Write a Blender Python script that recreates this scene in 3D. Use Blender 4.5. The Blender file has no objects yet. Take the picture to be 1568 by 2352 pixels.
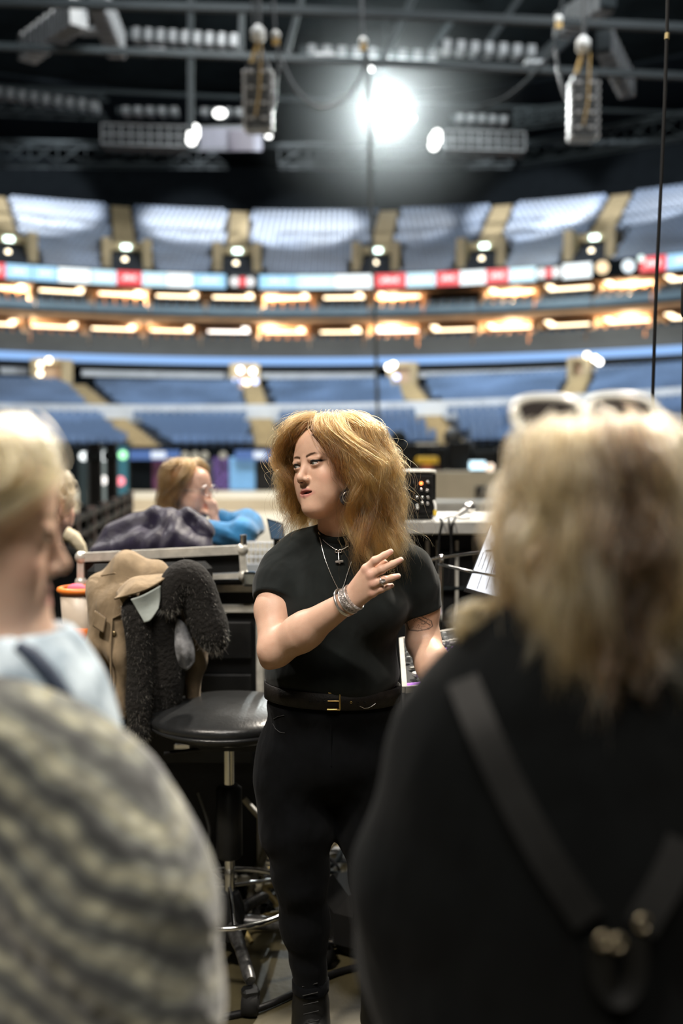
import bpy, math, random
import numpy as np
from mathutils import Vector, Matrix, noise as mnoise

S = bpy.context.scene
COL = S.collection
RNG = random.Random(7)
NR = np.random.RandomState(11)

# ------------------------------------------------------------------ camera
FPX = 2287.0                      # 35 mm lens on a 36 mm high frame, in pixels of the 1568x2352 frame
CAM_H = 1.58
PITCH = math.radians(2.85)
cam_d = bpy.data.cameras.new('camera')
cam = bpy.data.objects.new('camera', cam_d)
COL.objects.link(cam)
cam.location = (0, 0, CAM_H)
cam.rotation_euler = (math.pi / 2 - PITCH, 0, 0)
cam_d.sensor_fit = 'VERTICAL'
cam_d.sensor_height = 36.0
cam_d.sensor_width = 24.0
cam_d.lens = 35.0
cam_d.clip_start = 0.05
cam_d.clip_end = 300
cam_d.dof.use_dof = True
cam_d.dof.focus_distance = 2.42
cam_d.dof.aperture_fstop = 1.65
S.camera = cam

# ------------------------------------------------------------------ world, exposure, large lights
S.view_settings.view_transform = 'Standard'
S.view_settings.look = 'None'
S.view_settings.gamma = 1.0
S.view_settings.use_curve_mapping = False
S.view_settings.exposure = 0.0
try:
    S.cycles.use_denoising = True
    S.cycles.max_bounces = 5
    S.cycles.use_adaptive_sampling = True
    S.cycles.adaptive_threshold = 0.03
    S.cycles.transparent_max_bounces = 8
    S.cycles.volume_bounces = 0
    S.cycles.sample_clamp_indirect = 4.0
    S.cycles.caustics_reflective = False
    S.cycles.caustics_refractive = False
except Exception:
    pass

W = bpy.data.worlds.new('hall_air')
S.world = W
W.use_nodes = True
W.node_tree.nodes['Background'].inputs[0].default_value = (0.75, 0.86, 1.0, 1)
W.node_tree.nodes['Background'].inputs[1].default_value = 0.030


def area(name, loc, target, size, power, color=(1, 1, 1)):
    d = bpy.data.lights.new(name, 'AREA')
    d.size = size
    d.energy = power
    d.color = color
    o = bpy.data.objects.new(name, d)
    COL.objects.link(o)
    o.location = loc
    o.rotation_euler = (Vector(target) - Vector(loc)).to_track_quat('-Z', 'Y').to_euler()
    return o


def spot(name, loc, target, deg, power, color=(1, 1, 1), blend=0.35, radius=0.3):
    d = bpy.data.lights.new(name, 'SPOT')
    d.spot_size = math.radians(deg)
    d.spot_blend = blend
    d.energy = power
    d.color = color
    d.shadow_soft_size = radius
    o = bpy.data.objects.new(name, d)
    COL.objects.link(o)
    o.location = loc
    o.rotation_euler = (Vector(target) - Vector(loc)).to_track_quat('-Z', 'Y').to_euler()
    return o


# roof floodlights over the mixing position (front key from above, back light from behind)
spot('flood_key', (-4.2, -2.6, 10.5), (0.0, 2.4, 1.2), 26, 4200, (1.0, 0.90, 0.78), 0.6, 0.45)
spot('flood_back', (4.6, 9.5, 12.0), (0.1, 2.2, 1.2), 26, 17000, (1.0, 0.91, 0.78), 0.6, 0.30)
spot('flood_side', (-7.0, 9.0, 12.0), (-0.6, 3.2, 1.2), 30, 6500, (1.0, 0.95, 0.88), 0.6, 0.4)
area('house_lights', (1.2, -6.0, 14.0), (0.0, 1.6, 1.3), 5, 1600, (1.0, 0.94, 0.86))
# roof floodlights over the arena floor and the stands
area('flood_floor', (-2, 30, 21), (-2, 32, 0), 8, 2600, (1.0, 0.95, 0.86))
area('flood_stand_near', (-4, 26, 21.5), (-8, 52, 4), 5, 3900, (0.92, 0.97, 1.0))
area('flood_stand_side', (8, 22, 21.5), (12, 48, 6), 5, 3600, (0.92, 0.97, 1.0))


# ------------------------------------------------------------------ helpers
CT, ST = math.cos(PITCH), math.sin(PITCH)


def P(px, py, Y):
    """the point at horizontal distance Y that the photograph shows at (px, py)"""
    u = (px - 784.0) / FPX
    v = (1176.0 - py) / FPX
    dy = CT + v * ST
    dz = -ST + v * CT
    t = Y / dy
    return Vector((u * t, Y, CAM_H + dz * t))


def project(p):
    x, y, z = p[0], p[1], p[2] - CAM_H
    fwd = y * CT - z * ST
    up = y * ST + z * CT
    return 784 + FPX * x / fwd, 1176 - FPX * up / fwd


def tag(o, label=None, cat=None, group=None, kind=None):
    if label:
        o['label'] = label
    if cat:
        o['category'] = cat
    if group:
        o['group'] = group
    if kind:
        o['kind'] = kind
    return o


def empty(name, loc=(0, 0, 0), label=None, cat=None, group=None, kind=None):
    o = bpy.data.objects.new(name, None)
    COL.objects.link(o)
    o.location = loc
    o.empty_display_size = 0.1
    return tag(o, label, cat, group, kind)


def link(name, me, mat=None, parent=None, smooth=False):
    """a mesh given in world coordinates, linked (under parent) as one object"""
    if mat is not None:
        me.materials.append(mat)
    o = bpy.data.objects.new(name, me)
    COL.objects.link(o)
    if parent is not None:
        o.parent = parent
        # parents here are unrotated, unscaled empties or meshes: undo their world offset
        p, off = parent, Vector((0, 0, 0))
        while p is not None:
            off += Vector(p.location)
            p = p.parent
        o.location = -off
    if smooth:
        me.polygons.foreach_set('use_smooth', [True] * len(me.polygons))
    return o


class MB:
    """collects simple shapes; build() links them as one mesh object"""

    def __init__(s):
        s.v, s.f, s.sm = [], [], []

    def raw(s, vs, fs, smooth=False):
        n = len(s.v)
        s.v.extend([tuple(v) for v in vs])
        s.f.extend([tuple(i + n for i in f) for f in fs])
        s.sm.extend([smooth] * len(fs))
        return s

    def box(s, c, size, rot=None, bevel=0.0):
        hx, hy, hz = [k / 2 for k in size]
        if bevel > 0:
            b = min(bevel, hx * .9, hy * .9, hz * .9)
            vs, fs = [], []
            idx = {}
            for sx in (-1, 1):
                for sy in (-1, 1):
                    for sz in (-1, 1):
                        for a in range(3):
                            p = [sx * (hx - b), sy * (hy - b), sz * (hz - b)]
                            p[a] = (sx * hx, sy * hy, sz * hz)[a]
                            idx[(sx, sy, sz, a)] = len(vs)
                            vs.append(p)
            q = [(-1, -1), (1, -1), (1, 1), (-1, 1)]
            for sg in (-1, 1):
                for a in range(3):
                    f = []
                    for (m, n) in q:
                        k = [m, n]
                        k.insert(a, sg)
                        f.append(idx[(k[0], k[1], k[2], a)])
                    fs.append(f)
            for a in range(3):
                o1, o2 = [(1, 2), (0, 2), (0, 1)][a]
                for s1 in (-1, 1):
                    for s2 in (-1, 1):
                        def key(e, ax):
                            k = [0, 0, 0]
                            k[a] = e
                            k[o1] = s1
                            k[o2] = s2
                            return idx[(k[0], k[1], k[2], ax)]
                        fs.append([key(-1, o1), key(1, o1), key(1, o2), key(-1, o2)])
            for sx in (-1, 1):
                for sy in (-1, 1):
                    for sz in (-1, 1):
                        fs.append([idx[(sx, sy, sz, a)] for a in range(3)])
        else:
            vs = [(x, y, z) for x in (-hx, hx) for y in (-hy, hy) for z in (-hz, hz)]
            fs = [(0, 1, 3, 2), (4, 6, 7, 5), (0, 4, 5, 1), (2, 3, 7, 6), (0, 2, 6, 4), (1, 5, 7, 3)]
        c = Vector(c)
        if rot is None:
            vs = [Vector(v) + c for v in vs]
        else:
            m = rot if isinstance(rot, Matrix) else Matrix.Rotation(rot, 3, 'Z')
            vs = [m @ Vector(v) + c for v in vs]
        return s.raw(vs, fs)

    def beam(s, a, b, w, h, up=(0, 0, 1)):
        a, b = Vector(a), Vector(b)
        d = b - a
        y = d.normalized()
        x = y.cross(Vector(up))
        if x.length < 1e-4:
            x = y.cross(Vector((1, 0, 0)))
        x.normalize()
        z = x.cross(y)
        m = Matrix((x, y, z)).transposed()
        return s.box((a + b) / 2, (w, d.length, h), m)

    def tube(s, pts, r, n=8, cap=True):
        pts = [Vector(p) for p in pts]
        k = len(pts)
        rs = r if isinstance(r, (list, tuple)) else [r] * k
        t0 = (pts[1] - pts[0]).normalized()
        ref = Vector((0, 0, 1)) if abs(t0.z) < .9 else Vector((1, 0, 0))
        nx = t0.cross(ref).normalized()
        vs = []
        for i in range(k):
            t = (pts[min(i + 1, k - 1)] - pts[max(i - 1, 0)]).normalized()
            nx = (nx - t * nx.dot(t)).normalized()
            ny = t.cross(nx)
            for j in range(n):
                a = 2 * math.pi * j / n
                vs.append(pts[i] + (nx * math.cos(a) + ny * math.sin(a)) * rs[i])
        fs = [(i * n + j, i * n + (j + 1) % n, (i + 1) * n + (j + 1) % n, (i + 1) * n + j) for i in range(k - 1) for j in range(n)]
        s.raw(vs, fs, True)
        if cap:
            s.raw(vs[:n], [tuple(reversed(range(n)))])
            s.raw(vs[-n:], [tuple(range(n))])
        return s

    def lathe(s, prof, c, n=20, axis=(0, 0, 1)):
        """prof: list of (radius, height) along axis from c"""
        q = Vector((0, 0, 1)).rotation_difference(Vector(axis).normalized()).to_matrix()
        c = Vector(c)
        vs = []
        for (r, h) in prof:
            for j in range(n):
                a = 2 * math.pi * j / n
                vs.append(c + q @ Vector((r * math.cos(a), r * math.sin(a), h)))
        fs = [(i * n + j, i * n + (j + 1) % n, (i + 1) * n + (j + 1) % n, (i + 1) * n + j) for i in range(len(prof) - 1) for j in range(n)]
        s.raw(vs, fs, True)
        s.raw(vs[:n], [tuple(reversed(range(n)))])
        s.raw(vs[-n:], [tuple(range(n))])
        return s

    def ball(s, c, r, n=12, scale=(1, 1, 1), rot=None):
        vs, fs = [], []
        m = n // 2
        c = Vector(c)
        for i in range(m + 1):
            th = math.pi * i / m
            for j in range(n):
                ph = 2 * math.pi * j / n
                v = Vector((r * math.sin(th) * math.cos(ph) * scale[0], r * math.sin(th) * math.sin(ph) * scale[1], r * math.cos(th) * scale[2]))
                vs.append(c + (rot @ v if rot is not None else v))
        fs = [(i * n + j, (i + 1) * n + j, (i + 1) * n + (j + 1) % n, i * n + (j + 1) % n) for i in range(m) for j in range(n)]
        return s.raw(vs, fs, True)

    def ring(s, c, R, r, axis=(0, 0, 1), n=24, k=8, sx=1.0, sy=1.0, rot=None):
        q = Vector((0, 0, 1)).rotation_difference(Vector(axis).normalized()).to_matrix() if rot is None else rot
        vs = []
        for i in range(n):
            a = 2 * math.pi * i / n
            for j in range(k):
                b = 2 * math.pi * j / k
                rr = R + r * math.cos(b)
                vs.append(Vector(c) + q @ Vector((rr * math.cos(a) * sx, rr * math.sin(a) * sy, r * math.sin(b))))
        fs = [(i * k + j, ((i + 1) % n) * k + j, ((i + 1) % n) * k + (j + 1) % k, i * k + (j + 1) % k) for i in range(n) for j in range(k)]
        return s.raw(vs, fs, True)

    def mesh(s, name):
        me = bpy.data.meshes.new(name)
        me.from_pydata(s.v, [], s.f)
        me.polygons.foreach_set('use_smooth', s.sm)
        me.update()
        return me

    def build(s, name, mat=None, parent=None):
        return link(name, s.mesh(name), mat, parent)


# ------------------------------------------------------------------ materials
def nodes_of(name):
    m = bpy.data.materials.new(name)
    m.use_nodes = True
    nt = m.node_tree
    return m, nt, nt.nodes['Principled BSDF']


def mat(name, color, rough=0.6, metal=0.0, var=0.12, scale=8.0, bump=0.0, bscale=None, emit=None, estr=0.0, sheen=0.0, stretch=None, spec=0.5, color2=None, coat=0.0):
    m, nt, b = nodes_of(name)
    b.inputs['Roughness'].default_value = rough
    b.inputs['Metallic'].default_value = metal
    b.inputs['Specular IOR Level'].default_value = spec
    if sheen:
        b.inputs['Sheen Weight'].default_value = sheen
    if coat:
        b.inputs['Coat Weight'].default_value = coat
    tc = nt.nodes.new('ShaderNodeTexCoord')
    mp = nt.nodes.new('ShaderNodeMapping')
    nt.links.new(tc.outputs['Object'], mp.inputs['Vector'])
    if stretch:
        mp.inputs['Scale'].default_value = stretch
    nz = nt.nodes.new('ShaderNodeTexNoise')
    nz.inputs['Scale'].default_value = scale
    nz.inputs['Detail'].default_value = 5
    nt.links.new(mp.outputs['Vector'], nz.inputs['Vector'])
    rp = nt.nodes.new('ShaderNodeValToRGB')
    c = Vector(color)
    c2 = Vector(color2) if color2 else c * (1 + var)
    c1 = c if color2 else c * (1 - var)
    rp.color_ramp.elements[0].position = 0.35
    rp.color_ramp.elements[1].position = 0.65
    rp.color_ramp.elements[0].color = (*[max(0, k) for k in c1], 1)
    rp.color_ramp.elements[1].color = (*[max(0, k) for k in c2], 1)
    nt.links.new(nz.outputs['Fac'], rp.inputs['Fac'])
    nt.links.new(rp.outputs['Color'], b.inputs['Base Color'])
    if bump:
        n2 = nt.nodes.new('ShaderNodeTexNoise')
        n2.inputs['Scale'].default_value = bscale or scale * 4
        n2.inputs['Detail'].default_value = 4
        nt.links.new(mp.outputs['Vector'], n2.inputs['Vector'])
        bp = nt.nodes.new('ShaderNodeBump')
        bp.inputs['Strength'].default_value = bump
        bp.inputs['Distance'].default_value = 0.01
        nt.links.new(n2.outputs['Fac'], bp.inputs['Height'])
        nt.links.new(bp.outputs['Normal'], b.inputs['Normal'])
    if emit:
        b.inputs['Emission Color'].default_value = (*emit, 1)
        b.inputs['Emission Strength'].default_value = estr
    return m


def glow(name, color, strength):
    """a lamp or screen face"""
    return mat(name, (0.02, 0.02, 0.02), 0.4, emit=color, estr=strength)

# ================================================================== THE HALL
M = {}
M['concrete_near'] = mat('floor_concrete', (0.060, 0.050, 0.024), 0.55, var=0.25, scale=3, bump=0.15, bscale=40)
M['dark'] = mat('dark_paint', (0.006, 0.008, 0.010), 0.8, scale=2, spec=0.04)
M['roof'] = mat('roof_deck', (0.006, 0.008, 0.009), 0.9, scale=0.6, var=0.3, spec=0.03)
M['steel'] = mat('roof_steel', (0.014, 0.018, 0.020), 0.6, scale=1, spec=0.15)
M['steel_pale'] = mat('pale_steel', (0.10, 0.105, 0.11), 0.45, metal=0.4, scale=2)
M['terrace'] = mat('terrace_concrete', (0.045, 0.052, 0.066), 0.8, scale=1.5)
M['aisle'] = mat('aisle_concrete', (0.42, 0.33, 0.19), 0.75, scale=2)
M['parapet'] = mat('pale_parapet', (0.62, 0.66, 0.72), 0.6, scale=1)
M['seat'] = mat('blue_seat_plastic', (0.14, 0.215, 0.36), 0.33, scale=0.35, var=0.3)
M['seat_dark'] = mat('dark_suite_seat', (0.05, 0.075, 0.10), 0.5, scale=0.5)
M['tan'] = mat('tan_plaster', (0.58, 0.46, 0.28), 0.7, scale=1.0)
M['suite'] = mat('warm_suite_wall', (0.62, 0.36, 0.19), 0.7, scale=0.7, var=0.2)
M['pillar'] = mat('suite_pillar', (0.60, 0.42, 0.28), 0.6, scale=1.0)
M['fascia'] = mat('grey_fascia', (0.10, 0.10, 0.095), 0.6, scale=0.5)
M['rail_glass'] = mat('balcony_glass', (0.20, 0.30, 0.38), 0.15, scale=0.4)
M['white'] = mat('white_paint', (0.75, 0.75, 0.73), 0.5)
M['black'] = mat('black_paint', (0.007, 0.007, 0.0075), 0.5, spec=0.3)
M['beige_floor'] = mat('beige_floor_cover', (0.72, 0.62, 0.47), 0.5, scale=0.25, var=0.08)

CL = (-8.0, 24.0)     # centre of the lower stand's curve
CU = (-3.0, 22.0)     # centre of the suites' and the upper stand's curve


def rp(C, R, th, z):
    return Vector((C[0] + R * math.sin(th), C[1] + R * math.cos(th), z))


def th_at(px, C, R, z):
    """angle on the ring (C, R, z) that lies in the photograph's column px"""
    lo, hi = -1.25, 1.35
    for _ in range(40):
        m = (lo + hi) / 2
        if project(rp(C, R, m, z))[0] < px:
            lo = m
        else:
            hi = m
    return (lo + hi) / 2


def arc_solid(mb, C, R0, R1, z0, z1, t0, t1, n):
    """a curved bar of rectangular section"""
    vs, fs = [], []
    for i in range(n + 1):
        t = t0 + (t1 - t0) * i / n
        vs += [rp(C, R0, t, z0), rp(C, R1, t, z0), rp(C, R1, t, z1), rp(C, R0, t, z1)]
    for i in range(n):
        a, b = i * 4, i * 4 + 4
        for j in range(4):
            fs.append((a + j, a + (j + 1) % 4, b + (j + 1) % 4, b + j))
    fs += [(3, 2, 1, 0), (n * 4, n * 4 + 1, n * 4 + 2, n * 4 + 3)]
    mb.raw(vs, fs)


# --- floor
floor = MB().raw([(-60, -12, 0), (60, -12, 0), (60, 12, 0), (-60, 12, 0)], [(0, 1, 2, 3)]).build('floor', M['concrete_near'])
tag(floor, 'dark tan concrete floor of the arena', None, None, 'structure')
fl2 = MB().raw([(-60, 12, 0), (60, 12, 0), (60, 90, 0), (-60, 90, 0)], [(0, 1, 2, 3)]).build('floor_cover', M['beige_floor'])
tag(fl2, 'beige event floor stretching to the stands', None, None, 'structure')

# --- roof and dark upper walls
roof = MB().box((0, 40, 24.5), (130, 110, 0.6)).build('ceiling', M['roof'])
tag(roof, 'dark ribbed roof deck high above the arena', None, None, 'structure')
mb = MB()
arc_solid(mb, CU, 55.2, 55.8, 18.5, 24.2, -1.2, 1.2, 40)
tag(mb.build('wall_back', M['dark']), 'black wall above the upper stand', None, None, 'structure')
mb = MB()
arc_solid(mb, CU, 40.6, 56.5, 24.0, 24.2, -1.2, 1.2, 30)
tag(mb.build('trim_1', M['dark']), 'dark soffit above the upper stand', None, None, 'structure')
tag(MB().box((0, -14, 12), (90, 0.4, 24)).build('wall_front', M['dark']), 'dark wall behind the photographer', None, None, 'structure')

# --- lower stand: terrace, aisles, seats
low_rows = []
for i in range(10):
    low_rows.append((18.0 + 0.59 * i, 2.15 + 0.145 * i))
LW = (24.0, 3.55)
for i in range(14):
    low_rows.append((24.6 + 0.58 * i, 3.75 + 0.150 * i))
mb = MB()
for i, (R, z) in enumerate(low_rows):
    R1 = low_rows[i + 1][0] if i + 1 < len(low_rows) else R + 1.2
    arc_solid(mb, CL, R, R1, -0.05, z, -1.15, 1.3, 44)
tag(mb.build('lower_stand', M['terrace']), 'stepped dark concrete terrace of the lower stand', 'stand', None, 'structure')
mb = MB()
arc_solid(mb, CL, 24.25, 24.4, 3.4, 4.36, -1.15, 1.3, 44)
tag(mb.build('walkway_parapet', M['parapet']), 'pale parapet running across the middle of the lower stand', 'parapet', None, 'structure')
mb = MB()
arc_solid(mb, CL, 17.7, 17.85, 0, 2.25, -1.15, 1.3, 44)
tag(mb.build('lower_stand_front', M['dark']), 'dark front wall of the lower stand', None, None, 'structure')

low_aisles = [((165, 880), (335, 1030)), ((575, 880), (612, 1030)), ((925, 880), (1018, 1015)), ((1338, 850), (1312, 905))]


def aisle_th(a, R, z):
    (tx, ty), (bx, by) = a
    px = (tx + bx) / 2
    for _ in range(4):
        th = th_at(px, CL, R, z)
        py = project(rp(CL, R, th, z))[1]
        px = tx + (bx - tx) * (py - ty) / (by - ty)
    return th_at(px, CL, R, z)


aisle_pos = []
an = ['leftmost aisle', 'aisle left of the speaking woman', 'aisle right of the speaking woman', 'aisle behind the sunglasses']
for k, a in enumerate(low_aisles):
    mb = MB()
    row = []
    for (R, z) in low_rows:
        th = aisle_th(a, R, z)
        row.append(th)
        for s in range(2):
            c = rp(CL, R + 0.15 + 0.3 * s, th, z + 0.03 + s * 0.07)
            mb.box(c, (0.95, 0.34, 0.14 + 0.07 * s), -th)
    aisle_pos.append(row)
    mb.box(rp(CL, 24.0, aisle_th(a, 24.0, 3.5), 3.50), (0.95, 1.5, 0.30), -row[10])
    tag(mb.build('aisle_stair', M['aisle']), 'tan concrete stair up the lower stand, ' + an[k], 'stair', 'stairs of the lower stand')


def seat_mesh():
    mb = MB()
    mb.box((0, 0.10, 0.62), (0.42, 0.06, 0.40), bevel=0.02)
    mb.box((0, -0.10, 0.42), (0.42, 0.40, 0.06), bevel=0.02)
    mb.box((0, 0.02, 0.2), (0.06, 0.10, 0.40))
    return mb


SEAT = seat_mesh()
SEAT_ME = SEAT.mesh('arena_seat')
SEAT_ME.materials.append(M['seat'])
for v in SEAT_ME.vertices:
    v.co *= 0.72
SEAT = MB().box((0, 0.10, 0.62), (0.42, 0.06, 0.40)).box((0, -0.10, 0.42), (0.40, 0.40, 0.06)).box((0, 0.02, 0.2), (0.06, 0.10, 0.40))
sv = np.array(SEAT.v)
seat_spots = []


def seats_on(C, rows, skip, spacing=0.385):
    for i, (R, z) in enumerate(rows):
        n0, n1 = int(-1.2 * R / spacing), int(1.32 * R / spacing)
        for j in range(n0, n1):
            th = (j + 0.5) * spacing / R
            if any(abs(th - t) * R < w for (t, w) in skip(i)):
                continue
            p = rp(C, R + 0.38, th, z)
            if p.y < 20:
                continue
            x, y = project(p)
            if -260 < x < 1830:
                seat_spots.append((p, th, x, y))


seats_on(CL, low_rows, lambda i: [(r[i], 0.85) for r in aisle_pos])


def hidden(x, y):
    return (x > 615 and x < 945 and y > 945) or (x > 1145 and y > 890) or (x < 135 and y > 930) or y > 1030


low_n = len(seat_spots)
order = sorted([k for k in range(low_n) if not hidden(seat_spots[k][2], seat_spots[k][3])], key=lambda k: seat_spots[k][0].length)
single = set(order[:300])
for k in single:
    p, th, x, y = seat_spots[k]
    o = bpy.data.objects.new('arena_seat', SEAT_ME)
    COL.objects.link(o)
    o.location = p
    o.rotation_euler = (0, 0, -th)
    tag(o, 'blue plastic flip-up seat in the front rows of the lower stand', 'seat', 'front seats of the lower stand')

# --- upper stand
up_rows = [(40.9 + 0.60 * i, 13.05 + 0.33 * i) for i in range(22)]
mb = MB()
for i, (R, z) in enumerate(up_rows):
    arc_solid(mb, CU, R, R + 0.62, z - 0.45, z, -0.95, 0.95, 44)
arc_solid(mb, CU, 40.6, 40.9, 12.2, 13.3, -0.95, 0.95, 44)
tag(mb.build('upper_stand', M['terrace']), 'steep dark terrace of the upper stand', 'stand', None, 'structure')

vom_px = [(22, 568), (290, 580), (545, 590), (866, 590), (1110, 590), (1362, 578)]
vom_lab = ['cut by the edge of the photo', 'second from the photo edge', 'above the white ribbon panels', 'behind the thin cable',
           'above the two red ribbon panels', 'nearest the black pole']
vom_th = [th_at(x, CU, 44.0, 14.6) for x, y in vom_px]
M['exit'] = glow('exit_lamp', (0.75, 1.0, 0.95), 6.0)
M['bulb'] = glow('warm_bulb', (1.0, 0.86, 0.62), 6.0)
for k, th in enumerate(vom_th):
    root = empty('stand_entrance', rp(CU, 43.5, th, 14.0), 'tan concrete entrance block in the upper stand, ' + vom_lab[k], 'entrance', 'entrances of the upper stand')
    e = lambda dx, R, z: rp(CU, R, th, z) + Vector((math.cos(th), -math.sin(th), 0)) * dx
    for s in (-1, 1):
        MB().box(e(s * 1.25, 44.4, 14.6), (0.55, 3.6, 2.1), -th).build('side_wall', M['tan'], root)
    MB().box(e(0, 45.3, 15.5), (2.0, 1.8, 0.45), -th).build('lintel', M['tan'], root)
    MB().box(e(0, 46.1, 14.4), (2.0, 0.1, 1.9), -th).build('passage', M['dark'], root)
    MB().box(e(0, 43.0, 13.7), (1.9, 0.5, 0.6), -th).build('front_step', M['tan'], root)
    MB().box(e(0, 44.3, 15.45), (0.55, 0.1, 0.28), -th, 0.03).build('exit_sign', M['exit'], root)
    MB().ball(e(-0.1, 43.9, 14.55), 0.16, 10).build('lamp', M['bulb'], root)
    mb = MB()
    for i, (R, z) in enumerate(up_rows):
        if R > 46.0:
            for s in range(2):
                mb.box(rp(CU, R + 0.15 + 0.3 * s, th, z + 0.07 + 0.15 * s), (1.35, 0.32, 0.14 + 0.15 * s), -th)
    mb.build('stair', M['aisle'], root)
seats_on(CU, up_rows, lambda i: [(t, 1.75 if up_rows[i][0] < 46.0 else 0.95) for t in vom_th], 0.41)

# --- suites: two tiers of lit boxes between the stands
SW = 0.0835
M['strip'] = glow('suite_light_strip', (1.0, 0.80, 0.52), 5.0)
M['strip_w'] = glow('suite_light_strip_white', (1.0, 0.92, 0.84), 4.5)
tiers = [('lower suite tier', 8.6, 10.24), ('upper suite tier', 10.75, 12.15)]
ordn = ['first', 'second', 'third', 'fourth', 'fifth', 'sixth', 'seventh', 'eighth', 'ninth', 'tenth', 'eleventh', 'twelfth', 'thirteenth', 'fourteenth', 'fifteenth', 'sixteenth']
suite_seat = []
for ti, (tn, z0, z1) in enumerate(tiers):
    RS = 44.3 if ti == 0 else 42.2
    th0 = th_at(-70 + ti * 12, CU, 40.0, z1)
    th1 = th_at(1640, CU, 40.0, z1)
    n = int((th1 - th0) / SW) + 1
    for j in range(n):
        t0, t1 = th0 + j * SW, th0 + (j + 1) * SW
        tm = (t0 + t1) / 2
        root = empty('luxury_suite', rp(CU, 43, tm, z0), 'warmly lit open suite on the %s, %s from the left edge' % (tn, ordn[min(j, 15)]), 'suite', 'suites on the ' + tn)
        seg = MB()
        arc_solid(seg, CU, 40.0, 46.6, z1, z1 + 0.2, t0, t1, 2)
        seg.build('suite_ceiling', M['suite'], root)
        seg = MB()
        arc_solid(seg, CU, 46.4, 46.6, z0, z1, t0, t1, 2)
        seg.build('back_wall', M['suite'], root)
        seg = MB()
        arc_solid(seg, CU, 41.8, 46.4, z0, z1, t0 - 0.0035, t0 + 0.0035, 1)
        seg.build('partition', M['pillar'], root)
        seg = MB()
        arc_solid(seg, CU, 40.3, 46.4, z0 - 0.15, z0, t0, t1, 2)
        seg.build('suite_floor', M['terrace'], root)
        st = M['strip_w'] if (ti, j) in ((0, 4), (0, 7)) else M['strip']
        if not (ti == 1 and j == 8):
            seg = MB()
            arc_solid(seg, CU, RS, RS + 0.45, z1 - 0.07, z1 - 0.01, t0 + 0.011, t1 - 0.012, 2)
            seg.build('ceiling_light', st, root)
            seg = MB()
            sgn = -1 if tm > 0.10 else 1
            tt = tm + sgn * (SW / 2 - 0.017)
            arc_solid(seg, CU, RS - (1.8 if ti == 0 else 1.2), RS, z1 - 0.07, z1 - 0.01, tt - 0.0045, tt + 0.0045, 1)
            seg.build('ceiling_light', st, root)
        seg = MB()
        arc_solid(seg, CU, 40.05, 40.1, z0 - 0.1, z0 + (0.36 if ti else 0.6), t0 + 0.001, t1 - 0.001, 2)
        seg.build('glass_balustrade', M['rail_glass'] if ti else M['fascia'], root)
        for rr in (40.9, 41.9):
            for q in range(5):
                suite_seat.append((rp(CU, rr, t0 + (q + 0.7) * SW / 5.6, z0 + (rr - 40.9) * 0.3), t0 + (q + 0.7) * SW / 5.6))
# a few warm lamps inside the suites so that their walls glow
for j, px in enumerate((60, 330, 620, 900, 1180, 1450)):
    for z in (9.9, 11.9):
        th = th_at(px, CU, 43.5, z)
        d = bpy.data.lights.new('suite_lamp', 'POINT')
        d.energy = 850
        d.color = (1.0, 0.70, 0.42)
        d.shadow_soft_size = 0.4
        o = bpy.data.objects.new('suite_lamp', d)
        COL.objects.link(o)
        o.location = rp(CU, 43.2, th, z - 0.5)

# rest of the seats in one piece
rest = [s for k, s in enumerate(seat_spots) if k not in single]
allv, allf = [], []
nv = len(sv)
for q, (p, th, x, y) in enumerate(rest):
    c, s = math.cos(-th), math.sin(-th)
    r = (sv * 0.72) @ np.array([[c, s, 0], [-s, c, 0], [0, 0, 1]]) + np.array(p)
    allv.append(r)
    allf += [tuple(i + q * nv for i in f) for f in SEAT.f]
me = bpy.data.meshes.new('arena_seating')
me.from_pydata(np.concatenate(allv).tolist(), [], allf)
tag(link('arena_seating', me, M['seat']), 'rows upon rows of empty blue seats in the stands', 'seating', None, 'stuff')
allv, allf = [], []
for q, (p, th) in enumerate(suite_seat):
    c, s = math.cos(-th), math.sin(-th)
    allv.append(sv @ np.array([[c, s, 0], [-s, c, 0], [0, 0, 1]]) + np.array(p))
    allf += [tuple(i + q * nv for i in f) for f in SEAT.f]
me = bpy.data.meshes.new('suite_seating')
me.from_pydata(np.concatenate(allv).tolist(), [], allf)
tag(link('suite_seating', me, M['seat_dark']), 'dark seats in short rows at the front of the suites', 'seating', None, 'stuff')

# --- ribbon boards
panel_cols = {
    'r': (1.0, 0.055, 0.07), 'b': (0.36, 0.70, 1.0), 'w': (0.90, 0.98, 1.0), 'c': (0.60, 0.88, 1.0), 'd': (0.05, 0.06, 0.07)}
for k, c in panel_cols.items():
    M['led_' + k] = glow('ribbon_led_' + k, c, {'r': 1.2, 'b': 1.25, 'w': 1.5, 'c': 1.35, 'd': 0.3}[k])
M['led_text'] = glow('ribbon_led_text', (1, 1, 1), 1.15)
panels = [(-40, 12, 'r'), (13, 73, 'b'), (75, 132, 'b'), (134, 207, 'w'), (209, 267, 'c'), (268, 325, 'r'), (326, 382, 'c'), (383, 442, 'w'), (443, 518, 'b'),
          (527, 586, 'd'), (595, 680, 'b'), (681, 769, 'c'), (770, 855, 'w'), (857, 932, 'r'), (933, 1000, 'c'), (1002, 1055, 'r'), (1056, 1115, 'w'), (1116, 1168, 'r'),
          (1169, 1230, 'c'), (1233, 1288, 'd'), (1292, 1358, 'w'), (1470, 1530, 'r'), (1531, 1610, 'b')]
rib = empty('ribbon_board', rp(CU, 39.8, 0, 12.2), 'long LED ribbon board of red, white and blue advertising panels under the upper stand', 'display')
mb = MB()
arc_solid(mb, CU, 39.75, 40.6, 12.15, 13.12, -0.8, 0.8, 44)
mb.build('fascia', M['dark'], rib)
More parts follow.
